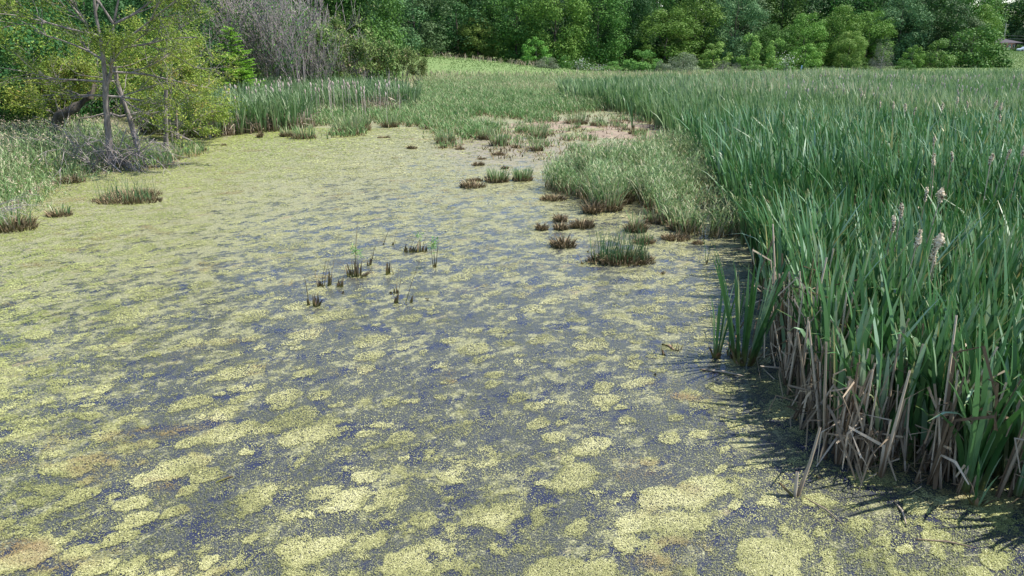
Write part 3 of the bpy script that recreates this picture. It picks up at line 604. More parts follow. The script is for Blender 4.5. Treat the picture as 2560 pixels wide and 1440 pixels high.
# pale grass fringe behind the marsh, and on the meadow
FR = [(-26, 78), (30, 76), (56, 82), (56, 100), (20, 100), (6, 93), (-26, 88)]
S = scatter(FR, 9); z = ground_z(S[:, 0], S[:, 1]); ps = sm(.35, .6, fbm(S[:, 0]*.1, S[:, 1]*.12, 55, 3))
tag(ob('pale_fringe_grass', M4('pale_fringe_grass', grass(S, .5+.4*ps, None, .06, .11, 2, .4, z-.02, np.clip(R.random(len(S))*.6+.5*ps, 0, 1)), MT['meadow'])), 'pale seeding grass between the reed beds and the wood', 'grass', kind='stuff')
LW = [(-40, 84), (20, 92), (60, 104), (150, 132), (240, 150), (240, 240), (150, 236), (95, 150), (40, 122), (0, 118), (-40, 118)]
S = scatter(LW, 9); z = ground_z(S[:, 0], S[:, 1])
tag(ob('meadow_turf', M4('meadow_turf', grass(S, .16+.0*z, None, .05, .12, 2, .8, z-.02), MT['lawn'])), 'bright green grass of the rising meadow', 'grass', kind='stuff')
# dead tall grass along the crest
A = []
P = np.stack([R.uniform(-16, 6, 240), 0*R.random(240)], 1); P[:, 1] = 109+R.normal(0, .8, 240)-.25*(P[:, 0]+16)*.3
tag(ob('crest_grass', M4('crest_grass', grass(P, np.full(240, .95), None, .04, .07, 3, .5, ground_z(P[:, 0], P[:, 1])), MT['plume'])), 'tall dead tan grass along the crest of the meadow', 'grass', kind='stuff')

# ------------------------------------------------------------------ tussocks, rush clumps, reed stubs
def tussock_parts(wd, dp, h, green=0.0, gh=.4, n0=None, rush=False):
    nn = int(n0 or 240*max(.25, wd)); a = R.uniform(0, 6.28, nn); r = np.sqrt(R.random(nn))
    P = np.stack([np.cos(a)*r*wd/2, np.sin(a)*r*dp/2], 1)
    lump = .5+.8*fbm(P[:, 0]*4/wd+3, P[:, 1]*4, random.randint(0, 99), 3)
    b0 = blades(P, h*(1.05-.55*r)*lump*R.uniform(.6, 1.3, nn), R.uniform(.02, .045, nn), a, R.uniform(0, .45, nn), R.uniform(0, .6, nn), 3, R.uniform(0, 6.28, nn), droop=R.uniform(0, .5, nn), taper=.7)
    parts = [('thatch', M4('tussock_thatch', b0, MT['tussock']))]
    if green:
        nn = int(green); a = R.uniform(0, 6.28, nn); r = np.sqrt(R.random(nn))*.85; P = np.stack([np.cos(a)*r*wd/2, np.sin(a)*r*dp/2], 1)
        b1 = blades(P, gh*(R.uniform(.5, 1.15, nn) if not rush else .35+.8*R.random(nn)**1.8), .014 if rush else .026, a, R.uniform(0, .35, nn), R.uniform(0, .2, nn), 4, R.uniform(0, 6.28, nn), droop=.02 if rush else .25, z0=.02) if not rush else blades(P, gh*(.25+.85*R.random(nn)**2.2), .013, R.uniform(0,6.28,nn), R.uniform(0,.3,nn), R.uniform(0,.2,nn), 4, R.uniform(0,6.28,nn), droop=.02, z0=.02)
        parts.append(('blades', M4('tussock_blades', b1, MT['rush' if rush else 'canary'])))
    return parts
def ppm(v): return F/math.hypot(G(1280, v)[1], H)
TS = [ # u, v of base, width px, height px, green blades, label
 (1408, 622, 60, 34, 0, 'double humped brown tussock nearest the rush clump'), (1402, 556, 30, 26, 0, 'small brown tussock behind its twin'), (1402, 577, 32, 30, 0, 'brown tussock just in front of its twin'), (1455, 574, 62, 34, 0, 'wide ragged tussock right of the twin tussocks'), (1355, 577, 26, 24, 0, 'little tussock left of the twin tussocks'),
 (1590, 583, 52, 38, 20, 'spiky tussock behind the big rush clump'), (1384, 506, 68, 22, 0, 'long flat brown tussock in front of the tall grass stand'), (1182, 474, 62, 24, 0, 'low double brown tussock furthest left of the grassy hummocks'), (1186, 456, 40, 12, 0, 'thin strip of brown thatch behind the low double tussock'),
 (1243, 460, 60, 28, 90, 'rounded hummock topped with fine green grass'), (1306, 456, 48, 26, 120, 'narrow hummock with a tall green tuft'), (1262, 424, 16, 12, 0, 'tiny stub tussock above the rounded hummock'), (1196, 416, 32, 14, 0, 'pair of tiny brown tussocks in open duckweed'), (1245, 391, 38, 14, 0, 'flat brown tussock behind the tiny pair'), (1030, 374, 24, 14, 0, 'small pointed tussock alone in the far duckweed'),
 (1343, 380, 30, 24, 40, 'green topped tussock at the edge of the mud'), (1247, 368, 44, 26, 110, 'grassy tussock in the grey shallows'), (1290, 372, 24, 12, 0, 'brown crumb of tussock right of the grassy shallows tussock'), (1150, 376, 26, 10, 0, 'flat dark tussock in front of the marsh grass'), (1115, 363, 50, 26, 80, 'reddish tussock at the tip of the marsh grass'),
 (1215, 352, 40, 24, 90, 'green tussock in the grey shallows behind'), (1345, 350, 44, 26, 120, 'bushy grass tussock left of the mud flat'), (1480, 537, 40, 40, 0, 'upright brown clump at the near end of the tall grass'), (1520, 532, 70, 44, 60, 'broad reddish brown clump under the tall grass'), (1560, 512, 40, 50, 30, 'tall reddish clump beside the water gap'),
 (1690, 605, 70, 24, 0, 'flat dark tussock before the grass stand corner'), (1745, 612, 30, 14, 0, 'small brown tussock right of the flat dark one'), (1610, 612, 50, 20, 20, 'low ragged tussock just behind the big rush clump'), (1637, 562, 50, 30, 20, 'brown tussock in the inlet under the tall grass'), (1710, 582, 80, 40, 60, 'wide reddish brown base of grass at the inlet mouth'),
 (760, 352, 60, 24, 110, 'grassy tussock at the left end of the marsh grass'), (720, 345, 40, 20, 60, 'small grassy tussock by the left cattails'), (870, 342, 90, 34, 200, 'large grassy hummock in the far duckweed'), (975, 322, 44, 26, 90, 'grassy tussock behind the large hummock'), (905, 330, 44, 36, 120, 'tall grass tussock touching the large hummock'),
 (510, 378, 14, 12, 0, 'tiny dark stub near the left shore'), (1205, 742-742+400, 20, 8, 0, 'speck of brown thatch in the far duckweed'), (960, 348, 34, 8, 0, 'thin brown strip afloat in the far duckweed'), (1490, 318, 30, 18, 30, 'small tussock on the pink mud'), (1540, 312, 34, 14, 0, 'flat brown tussock on the pink mud'), (1440, 316, 60, 26, 90, 'grass tussock spreading over the pink mud'), (1580, 338, 16, 16, 0, 'dark knob of mud at the foot of the lone cattail tuft'),
 (1605, 332, 26, 16, 0, 'brown tussock right of the lone cattail tuft'), (25, 585, 130, 50, 60, 'dark brown undercut tussock at the left edge of the view'), (180, 462, 60, 26, 20, 'brown stubble tussock on the left bank corner'), (150, 545, 60, 24, 30, 'low straggly tussock on the left shore'), (330, 505, 150, 22, 0, 'ring of brown thatch around the left rush clump'),
 (650, 345, 12, 22, 0, 'tiny forked stump in front of the left cattails'), (560, 365, 12, 8, 0, 'dark speck of root by the left shore')]
for (u, v, wp, hp, gr, lb) in TS:
    s = ppm(v); x, y = G(u, v-wp*.10); h = hp/s*1.15
    place('tussock', tussock_parts(wp/s, wp/s*.7, h, gr, h*1.5, n0=120+2.4*wp), (x, y, -.03), 0, 1, lb, 'tussock')
def rush(u, v, wp, hp, nn, label):
    s = ppm(v); x, y = G(u, v-wp*.1)
    place('rush_clump', tussock_parts(wp/s, wp/s*.45, hp/s*.38, nn, hp/s, n0=500, rush=True), (x, y, -.03), 0, 1, label, 'rushes')
rush(318, 522, 180, 78, 190, 'spiky dark green rush clump standing off the left shore')
rush(1552, 672, 178, 110, 330, 'big rush clump with brown thatch skirt in the right half of the pond')
def stub(u, v, spikes, label, sprout=0, thin=(), cat_='reed stub'):
    """spikes: (du, height px, lean px, width px)"""
    s = ppm(v); x, y = G(u, v); A = []
    for du, hp, ln, wpx in spikes:
        k = max(3, int(wpx/2.2)); base = np.stack([du/s+R.uniform(-.5, .5, k)*wpx/s, R.uniform(-.06, .06, k)], 1)
        A.append(blades(base, hp/s*1.1*R.uniform(.55, 1.0, k), R.uniform(.03, .06, k), 0.0, ln/max(hp, 1)*R.uniform(.7, 1.2, k), R.uniform(-.1, .1, k), 3, R.uniform(-.6, .6, k), taper=.8))
        A.append(blades(base, hp/s*.5*R.uniform(.6, 1.1, k), .06, R.uniform(0, 6, k), .15, .1, 2, R.uniform(0, 3, k), taper=.9))
    parts = [('stub', M4('reed_stub', cat(A), MT['stub']))]
    if thin:
        ch = [([Vector((du/s, 0, 0)), Vector(((du+ln*.45)/s, 0, hp/s*.55)), Vector(((du+ln)/s, 0, hp/s*1.1))], [.011, .007, .004]) for du, hp, ln in thin]
        parts.append(('dry_stalk', M4('dry_stalk', tubes(ch, 4), MT['tussock'])))
    if sprout:
        for (du, hp) in sprout:
            c = np.array([du/s, 0, hp/s*1.1])+R.normal(0, 1, (34, 3))*np.array([.045, .045, .07]); parts.append(('sprout', M4('sprout', leaves(c, .04, up=.4, asp=.25), MT['sprout'])))
    place('reed_stub', parts, (x, y, -.01), 0, 1, label, cat_)
stub(790, 766, [(0, 34, 0, 14), (4, 22, 14, 6)], 'forked dark reed stub nearest the camera in the central group')
stub(773, 762, [(0, 24, -2, 4)], 'thin single stem left of the forked stub', thin=[(0, 68, -4)])
stub(802, 716, [(0, 16, 0, 14)], 'squat reed stub with two wiry stalks', thin=[(2, 62, 16), (8, 70, 20), (-8, 40, -2)])
stub(822, 714, [(0, 44, 8, 7)], 'curved tapering reed stub in the left of the group', thin=[(2, 70, 20)])
stub(848, 718, [(-2, 22, 3, 9), (6, 34, 6, 8)], 'split reed stub leaning right beside the curved one', thin=[(8, 44, 10)])
stub(875, 690, [(-2, 40, -8, 7), (2, 34, -2, 6)], 'twin pointed stubs left of the green sprouting stub', thin=[])
stub(892, 692, [(-5, 48, 2, 9), (4, 46, 4, 10)], 'tall brown stub with two green sprouts on top', sprout=[(-2, 62), (10, 58)], thin=[(-6, 128, 18), (0, 60, 6)])
stub(908, 694, [(0, 22, 30, 11)], 'stub lying over to the right like a horn')
stub(924, 664, [(0, 24, 2, 9)], 'short round stub with two forked stalks', thin=[(2, 48, 16), (3, 30, 10)])
stub(968, 686, [(-3, 34, 1, 10), (2, 38, 2, 6)], 'upright brown stub with one stalk bent down to the right', thin=[(16, 30, -9)])
stub(1035, 630, [(-26, 22, 4, 8), (-16, 14, 0, 12), (0, 18, 4, 22), (12, 34, 1, 10), (24, 20, 6, 12)], 'jagged row of dark reed stubs at the back of the group', thin=[(-12, 28, 12), (0, 34, 18), (18, 40, 14)], sprout=[(14, 42)])
stub(983, 613, [(0, 10, 1, 4)], 'tiny stub with one thin stalk left of the jagged row', thin=[(0, 36, 12)])
stub(958, 612, [(0, 4, 0, 3)], 'single wiry stalk behind the group', thin=[(0, 38, 18)])
stub(1087, 668, [(0, 14, 0, 4)], 'slim plant with a green tuft on top, rightmost of the group', thin=[(0, 60, -1), (3, 60, 8), (-4, 50, -4)], sprout=[(-8, 54), (1, 62), (-1, 54)])
stub(990, 757, [(0, 16, 0, 13), (2, 30, 6, 4)], 'ragged stub low in the right of the group', thin=[(2, 58, 14)])
stub(990, 733, [(0, 16, 1, 10), (-12, 8, 0, 5)], 'crumbling stub behind the ragged one', thin=[(0, 60, 10)])
stub(1026, 757, [(0, 22, 4, 7)], 'mossy stub with long stalk arching up right', thin=[(-12, 110, 44)])
stub(1068, 749, [(0, 4, 0, 14)], 'flat dark stub barely above the water at the right')
stub(857, 732, [(0, 5, 2, 9)], 'flat mossy scrap in front of the split stub')
stub(1660, 886, [(0, 15, -6, 8)], 'curved dark spike rising from the water left of the cattail clump')
stub(1690, 876, [(0, 6, 4, 4)], 'small group of hooked stems by the floating butt', thin=[(-10, 22, -2), (-2, 18, 5), (8, 20, -6), (12, 16, 3)])
stub(1458, 662, [(0, 10, -4, 6)], 'small hooked stub left of the big rush clump', thin=[(0, 34, -18)])
stub(1655, 685, [(0, 12, 8, 6)], 'small leaning stub right of the big rush clump')
stub(1466, 630, [(0, 8, 0, 8)], 'dark knob of stub behind the big rush clump')
stub(1636, 940, [(0, 8, 4, 3)], 'tiny leaf tip poking out of the water')
stub(2040, 1195, [(0, 12, 4, 4)], 'tiny brown stub beside the reed bed corner')

# ------------------------------------------------------------------ trees
def crown(h, rx, prof, nblob, nleaf, size, blob=(.16, .28), seed=0, low=0.02, flat=1.0):
    """foliage clumps on an egg shaped envelope; prof(t) is the relative radius at height t"""
    rs = np.random.default_rng(seed); out_ = []
    C = []; RR = []
    for i in range(nblob):
        t = low+(1-low)*(rs.random()*.95 if rs.random() < .7 else rs.random()*.3); a = rs.uniform(0, 6.28); r = prof(t)*rx*rs.uniform(.55, 1.0); br_ = rx*rs.uniform(*blob)*(.75+.4*prof(t))
        C.append((math.cos(a)*r, math.sin(a)*r, t*h)); RR.append(br_)
    C = np.array(C); RR = np.array(RR); w_ = RR**2; k = rs.choice(nblob, nleaf, p=w_/w_.sum())
    d = rs.normal(size=(nleaf, 3)); d[:, 2] += .35; d /= np.linalg.norm(d, axis=1)[:, None]
    nl_ = .75+.5*vn(d[:, 0]*2.2+k*3.1, d[:, 1]*2.2+d[:, 2]*2.7, seed)[:, None]
    rad = RR[k][:, None]*(.62+.42*rs.random((nleaf, 1))**.5)*nl_*(1+.1*rs.normal(size=(nleaf, 1)))
    P = C[k]+d*rad*np.array([1, 1, flat]); P[:, 2] = np.maximum(P[:, 2], .1)
    tint = rs.random(nblob); v_ = np.clip(.25+.4*tint[k]+rs.normal(0, .16, nleaf), 0, 1)
    return leaves(P, size, up=.2, out=d*2.6, asp=.7, v=v_), C
def trunk_chains(h, C, r0, seed, nl=10, top=.8):
    rr = random.Random(seed); pts = [Vector((0, 0, -.3))]; k = 7
    for i in range(1, k+1): pts.append(Vector((rr.uniform(-.02, .02)*h*i/k, rr.uniform(-.02, .02)*h*i/k, h*top*i/k)))
    ch = [(pts, [r0*(1-.85*i/k)+.01 for i in range(k+1)])]
    for c in (C[rr.sample(range(len(C)), min(nl, len(C)))] if nl else []):
        c = Vector(c); j = max(1, min(k-1, int(c.z/h/top*k*.75))); p0 = pts[j]; md = (p0+c)/2+Vector((0, 0, -.03*h)); r1 = r0*(1-.85*j/k)*.45
        ch.append(([p0, md, c], [r1, r1*.6, r1*.2]))
    return ch
def mk_tree(h, rx, prof, nb, nlf, size, mat, r0=.22, seed=0, bark='dark_bark', blob=(.16, .28), nl=10, low=.02, top=.8, flat=1.0, names=('crown', 'trunk')):
    lv, C = crown(h, rx, prof, nb, nlf, size, blob, seed, low, flat)
    return [(names[0], M4(names[0], lv, MT[mat])), (names[1], M4(names[1], tubes(trunk_chains(h, C, r0, seed, nl, top), 6), MT[bark], True))]
pf_edge = lambda t: (.72+.5*math.sin(PI*min(1, t*1.05))**.8)*(1 if t < .55 else math.cos((t-.55)/.45*PI/2)**.55+.05)
pf_round = lambda t: max(.15, math.sin(PI*(.18+.8*t))**.6)
pf_cone = lambda t: max(.06, (1-t)**.75)
pf_bush = lambda t: max(.12, math.cos(t*PI/2)**.5)
pf_vase = lambda t: .45+.55*math.sin(PI*min(1, t*.9+.1))**.7
PT = {}
for mt in ('broad', 'bright', 'dark', 'blue', 'yellow'):
    PT[mt] = [mk_tree(18, 5.4, pf_edge, 95, 17000, .20, mt, seed=i+hash_, blob=(.2, .36)) for i, hash_ in ((0, 10), (1, 20))] if mt in ('broad', 'dark') else [mk_tree(18, 5.2, pf_edge, 95, 16000, .19, mt, seed=31, blob=(.18, .32))]
PT['small'] = [mk_tree(6, 2.3, pf_round, 40, 4200, .12, 'yellow', .1, seed=40), mk_tree(6, 2.4, pf_round, 40, 4200, .12, 'bright', .1, seed=41)]
PT['bush'] = [mk_tree(4, 2.6, pf_bush, 40, 4500, .11, 'bush', .08, seed=50, names=('foliage', 'stem')), mk_tree(4, 2.6, pf_bush, 40, 4500, .11, 'broad', .08, seed=51, names=('foliage', 'stem'))]
PT['greybush'] = [mk_tree(4, 2.7, pf_bush, 70, 6500, .085, 'grey', .08, seed=52, blob=(.2, .3), names=('foliage', 'stem'))]
PT['dusky'] = [mk_tree(5, 2.7, pf_bush, 60, 3800, .07, 'dusky', .08, seed=53, blob=(.18, .3), nl=40, bark='twig', names=('foliage', 'stem'))]
CAT = {'small': 'tree', 'bush': 'bush', 'greybush': 'bush', 'dusky': 'bush'}
NM = {'small': 'young_tree', 'bush': 'bush', 'greybush': 'bush', 'dusky': 'bush'}
HT = {'small': (6, 4.6), 'bush': (4, 5.2), 'greybush': (4, 5.4), 'dusky': (5, 5.4)}
def tree_at(kind, u, D, vtop, wpx, label, vari=0, group=None):
    """tree standing D metres off on column u, its top seen at vtop, wpx wide"""
    x = (u-1280)/F*(D*cp+(H)*sp_)*1.0; z = float(ground_z(x, D)); top = AT(u, vtop, D).z
    h0, w0 = HT.get(kind, (18, 10.8)); hh = (top-z)/h0; ww = wpx/F*D/w0*(.98 if kind in ('small', 'bush') else .8)
    return place(NM.get(kind, 'broadleaf_tree'), PT[kind][vari % len(PT[kind])], (x, D, z-.05), random.uniform(0, 6.28), (ww, ww, hh), label, CAT.get(kind, 'tree'), group)
FRONT = [ # kind, u, D, vtop, width px, label
 ('blue', 965, 104, -60, 190, 'soft grey green tree rising behind the sumac thicket'), ('blue', 1040, 112, -90, 190, 'drooping blue green tree left of the dark gap in the wood'), ('dark', 1145, 122, -80, 200, 'very dark broad tree behind the left crest of the meadow'), ('yellow', 1195, 119, 42, 110, 'yellow green lit tree standing out of the dark wood above the crest'),
 ('bush', 1045, 108, 92, 70, 'leafy bush at the top left of the meadow crest'), ('broad', 1290, 120, -40, 170, 'dark tree with a few light sprays right of the lit yellow green tree'), ('bright', 1385, 117, -60, 160, 'tall tree with bright shiny leaf clumps over the grey green shrub'), ('small', 1340, 111, 92, 66, 'small maple like tree at the wood edge left of centre'),
 ('broad', 1490, 121, -50, 150, 'tall mid green tree right of the shiny leaved tree'), ('dark', 1560, 127, -60, 130, 'shadowed tree in the dark hollow above the rounded bush'), ('bright', 1660, 122, 20, 170, 'broad bright green tree behind the grey olive bush'), ('bright', 1730, 126, -30, 150, 'tall fresh green tree right of the broad bright one'),
 ('small', 1780, 114, 105, 80, 'small fresh green tree just right of the grey olive bush'), ('blue', 1830, 126, -40, 130, 'soft blue green tree behind the small yellow tree'), ('small', 1868, 116, 84, 60, 'narrow yellow green young tree at the wood edge'), ('broad', 1925, 121, 60, 110, 'mid green tree right of the narrow yellow one'),
 ('small', 1935, 114, 96, 56, 'rounded light green young tree with a white bush at its foot'), ('small', 2008, 113, 108, 74, 'squat olive green young tree near the blue marker post'), ('bright', 2000, 120, 30, 110, 'upright bright tree behind the squat olive one'), ('bright', 2085, 124, 10, 110, 'bright tree with ragged sprays above the bronze tree'),
 ('yellow', 2115, 118, 75, 80, 'bronze green tree of medium height at the wood edge'), ('bright', 2160, 125, 25, 120, 'full rounded light tree left of the dusky bush'), ('blue', 2235, 128, -20, 130, 'pale blue green tree behind the dusky bush'), ('small', 2275, 116, 112, 50, 'small bright tree right of the dusky bush'),
 ('dark', 2310, 129, -30, 150, 'big dark blue green tree in the right of the wood'), ('blue', 2370, 131, 10, 120, 'dark soft tree behind the big light bush'), ('bright', 2425, 134, 8, 110, 'fresh green tree beside the gap of sky'), ('bush', 2420, 121, 66, 150, 'big light green spreading bush left of the house lawn'), ('bush', 2335, 118, 96, 90, 'dark sprawling bush between the dusky bush and the big light one')]
for i, (k, u, D, vt, wp, lb) in enumerate(FRONT): tree_at(k, u, D, vt, wp, lb, i)
SH = [('greybush', 1366, 106, 142, 76, 'low grey green shrub at the left end of the wood edge'), ('greybush', 1704, 103, 132, 108, 'round silvery olive bush, the palest at the wood edge'), ('bush', 1604, 107, 124, 100, 'round dark green bush left of the silvery olive bush'), ('bush', 1448, 108, 148, 46, 'light green shrub beside the white blossom'), ('bush', 1530, 107, 152, 66, 'low light green shrub left of the round dark bush'), ('bush', 1411, 110, 138, 34, 'small dark shrub between the grey shrub and the blossom'),
      ('bush', 1480, 107, 157, 40, 'low tangled shrub right of the white blossom'), ('bush', 1600, 97, 183, 66, 'flat yellow green patch of shrub in the meadow'), ('dusky', 1805, 104, 150, 60, 'brownish thin bush right of the silvery olive bush'), ('dusky', 2200, 108, 104, 68, 'dusky grey thin leaved bush on a short stem'), ('bush', 1885, 108, 150, 60, 'yellow green low bush in front of the wood'), ('dusky', 1840, 106, 156, 34, 'small grey thicket next to the yellow green low bush'), ('bush', 1960, 109, 152, 50, 'pale shrub with white blossom below the rounded young tree'), ('bush', 1270, 113, 146, 46, 'shady bush at the right of the meadow crest'), ('greybush', 1650, 104, 152, 36, 'small grey green shrub touching the silvery olive bush'), ('bush', 2260, 112, 150, 50, 'low shade green shrub right of the dusky bush'), ('bush', 2150, 111, 152, 44, 'shadowed shrub left of the dusky bush')]
for i, (k, u, D, vt, wp, lb) in enumerate(SH): tree_at(k, u, D, vt, wp, lb, i)
# rows behind
kinds = ['dark', 'broad', 'dark', 'blue', 'broad']
i = 0
for D, u0, u1, st, vt in ((140, 640, 2400, 92, -60), (158, 700, 2400, 105, -90), (182, 800, 2350, 120, -120)):
    u = u0
    while u < u1:
        tree_at(kinds[i % 5], u+random.uniform(-20, 20), D+random.uniform(-4, 4), vt+random.uniform(-30, 20), st*1.7, 'tall dark tree deep in the wood behind its edge', i, 'trees inside the wood'); u += st; i += 1
for u, D, vt, wp, k, lb in [(2570, 262, -60, 260, 'dark', 'huge dark tree towering over the house'), (2600, 268, -20, 240, 'broad', 'second tall tree partly behind the huge one'), (2540, 300, -10, 130, 'dark', 'dark tree filling in behind the utility poles'), (2500, 285, 28, 70, 'blue', 'distant tree just left of the huge one, below the sky gap'), (2620, 250, 20, 130, 'dark', 'dark tree at the right edge behind the house'), (2552, 250, 66, 50, 'blue', 'pale blue green tree right of the utility poles'), (2450, 290, 24, 80, 'dark', 'distant tree filling the gap left of the poles')]:
    tree_at(k, u, D, vt, wp, lb)
# white blossom on two shrubs
mw = leafmat('white_blossom', [(0, (.5, .5, .48)), (1, (.8, .8, .78))], transl=.2)
for (u, v, D, r, lb) in [(1449, 160, 106.5, 1.3, 'spray of white blossom at the wood edge left of centre'), (1490, 172, 105, 1.6, 'long low drift of white blossom under the wood'), (1968, 150, 107, 1.2, 'white flowering branch below the rounded young tree')]:
    c = AT(u, v, D); P = np.array(tuple(c))+R.normal(0, 1, (170, 3))*np.array([r*.6, .4, .45])
    st = tubes([([Vector((c.x+random.uniform(-.3, .3), c.y, float(ground_z(c.x, c.y)))), Vector((c.x+random.uniform(-r, r)*.7, c.y, c.z+.3))], [.03, .012]) for _ in range(7)], 4)
    e = tag(ob('flowering_shrub', None), lb, 'shrub'); ob('blossom', M4('blossom', leaves(P, .07, asp=.8), mw), e); ob('stem', M4('stem', st, MT['twig']), e)
    lf_ = leaves(np.array(tuple(c))+R.normal(0, 1, (500, 3))*np.array([r*.8, .5, .6]), .09); ob('foliage', M4('foliage', lf_, MT['bush']), e)

def lt(u, D): 
    x = (u-1280)/F*(D*cp+H*sp_); return x, D, float(ground_z(x, D))
# branching skeletons
def grow(p, d, L, r, depth, ch, ends, rr, spread=.6, up=.15, kids=(2, 3), segs=4, wob=.18, shrink=.68):
    pts = [p]; q = p.copy(); dd = d.normalized()
    for i in range(segs):
        dd = (dd+Vector((rr.uniform(-1, 1), rr.uniform(-1, 1), rr.uniform(-1, 1)))*wob+Vector((0, 0, up*.3))).normalized(); q = q+dd*L/segs; pts.append(q.copy())
    ch.append((pts, [r*(1-.55*i/segs) for i in range(segs+1)]))
    if depth <= 1: ends += [(pt, dd) for pt in pts[1:]]
    if depth == 0: return
    for _ in range(rr.randint(*kids)):
        j = rr.randint(1, segs); a = rr.uniform(0, 6.28); o = dd.orthogonal().normalized(); o2 = dd.cross(o)
        nd = (dd+(o*math.cos(a)+o2*math.sin(a))*spread*rr.uniform(.6, 1.4)+Vector((0, 0, up))).normalized()
        grow(pts[j], nd, L*shrink*rr.uniform(.8, 1.15), r*.55*(1-.4*j/segs)+.002, depth-1, ch, ends, rr, spread, up, kids, segs, wob, shrink)
# bare grey shrubs
bare = []
for k in range(4):
    rr = random.Random(100+k); ch = []; en = []
    for s_ in range(4): grow(Vector((rr.uniform(-.9, .9), rr.uniform(-.5, .5), -.2)), Vector((rr.uniform(-.6, .6), rr.uniform(-.6, .6), 1)), 3.1, .06, 4, ch, en, rr, .55, .22, (2, 4), 4, .2, .72)
    ch = [(p_, [max(.014, q_) for q_ in r_]) for p_, r_ in ch]
    C = np.array([tuple(e[0]) for e in en]); C = np.repeat(C[R.random(len(C)) < .12], 6, 0); C = C+R.normal(0, .22, C.shape)
    bare.append([('branches', M4('bare_branches', tubes(ch, 3), MT['twig_pale' if k % 2 else 'twig'])), ('foliage', M4('sparse_leaves', leaves(C, .075), MT['broad']))])
    print('bare', len(ch), len(C))
BS = [(560, 62, -30), (600, 66, -45), (640, 66, -20), (680, 64, -40), (700, 64, 40), (725, 66, -30), (760, 62, 0), (790, 66, -10), (815, 64, 70), (660, 72, -60), (740, 74, -60), (580, 74, -60), (800, 74, -40), (840, 70, 60), (760, 64, 90), (540, 70, -40), (620, 68, 20), (870, 72, 90), (610, 78, -80), (700, 80, -80), (780, 80, -80), (545, 64, 60)]
for i, (u, D, vt) in enumerate(BS):
    x = (u-1280)/F*(D*cp+H*sp_); z = float(ground_z(x, D)); top = AT(u, vt, D).z; s = (top-z)/6.4
    place('bare_shrub', bare[i % 4], (x, D, z), random.uniform(0, 6.28), (max(.75, s*.8), max(.75, s*.8), s), 'leafless grey shrub in the thicket behind the left reed bed', 'shrub', 'bare grey shrubs of the left thicket')
# sumac like small trees
def skel_tree(seed, h, spread, depth, leafmat_, nleaf, lsize, cl, r=.07, bark='bark', kids=(2, 3), trunks=1, up=.2, crown_only=True, lowdir=None, asp=.4, droop=0, minz=0):
    rr = random.Random(seed); ch = []; en = []
    for _ in range(trunks):
        d0 = Vector((rr.uniform(-.2, .2), rr.uniform(-.2, .2), 1)) if lowdir is None else lowdir
        grow(Vector((rr.uniform(-.15, .15)*trunks, rr.uniform(-.15, .15)*trunks, -.2)), d0, h*.42, r, depth, ch, en, rr, spread, up, kids, 5, .12, .7)
    E = np.array([tuple(e[0]) for e in en]); E = E[E[:, 2] > minz*E[:, 2].max()]; k = R.integers(0, len(E), nleaf//6); C = np.repeat(E[k], 6, 0)+R.normal(0, cl, (len(k)*6, 3))*np.array([1, 1, .55])
    C[:, 2] -= droop*R.random(len(C)); tint = R.random(len(E))[k]; v_ = np.clip(np.repeat(tint, 6)*.6+R.normal(.2, .15, len(C)), 0, 1)
    return [('trunk', M4('trunk', tubes(ch, 5), MT[bark], True)), ('crown', M4('crown', leaves(C, lsize, up=.8, asp=asp, v=v_), MT[leafmat_]))], ch, en
sm1 = [skel_tree(200+i, 4.6, .7, 3, 'sumac', 2000, .13, .22, trunks=3+i % 2, up=.12, minz=.5)[0] for i in range(3)]
for t_ in []: print('sumac', max(v.co.z for v in t_[1][1].vertices), max(v.co.x for v in t_[1][1].vertices), max(v.co.y for v in t_[1][1].vertices))
for i, (u, D, h, lb) in enumerate([(905, 66, 5.2, 'bronze leaved sumac at the left of its thicket'), (940, 69, 4.7, 'flat topped sumac second in its row'), (972, 67, 4.9, 'broad sumac with several stems in the middle of the thicket'), (1003, 71, 4.3, 'low sumac right of the broad one'), (1048, 73, 3.4, 'smallest sumac, standing apart on the green meadow'), (868, 72, 7.0, 'tall sumac with warm green crown behind the thicket'), (838, 68, 6.2, 'sumac between the bare shrubs and the thicket'), (888, 78, 8.2, 'highest sumac of all, lit on top')]):
    x = (u-1280)/F*(D*cp+H*sp_); place('sumac_tree', sm1[i % 3], (x, D, float(ground_z(x, D))), random.uniform(0, 6), (h/4.2*.8, h/4.2*.8, h*1.1/max(v.co.z for v in sm1[i % 3][1][1].vertices)), lb, 'tree')
# larch like bright tree
def larch():
    ch = []; C = []
    for (bx_, h) in ((0, 7.0), (.5, 5.2)):
        ch.append(([Vector((bx_, 0, -.3)), Vector((bx_+.05, 0, h*.5)), Vector((bx_, 0, h))], [.09, .06, .015]))
        z = 1.0
        while z < h*.98:
            a = random.uniform(0, 6.28); L = (2.5*(1-z/h)**.6+.25)*random.uniform(.6, 1.15); d = Vector((math.cos(a), math.sin(a), .18)); e = Vector((bx_, 0, z))+d*L
            ch.append(([Vector((bx_, 0, z)), Vector((bx_, 0, z))+d*L*.5, e], [.022, .014, .006]))
            k = int(70*L); t = R.random(k)**.7; side = R.normal(0, .16, k)*(1.2-t*.5)*(.5+L*.35)
            C.append(np.stack([bx_+d.x*L*t-d.y*side*1.2, d.y*L*t+d.x*side*1.2, z+d.z*L*t-.06*R.random(k)], 1)); z += random.uniform(.045, .12)
    C = np.concatenate(C); return [('trunk', M4('trunk', tubes(ch, 5), MT['dark_bark'])), ('crown', M4('crown', leaves(C, .1, up=1.3, asp=.35), MT['larch']))]
x, y, z = lt(598, 53); place('conifer', larch(), (x, y, -.2), 0, (.86, .86, .86), 'bright green feathery conifer with two dark stems behind the left cattails', 'tree')

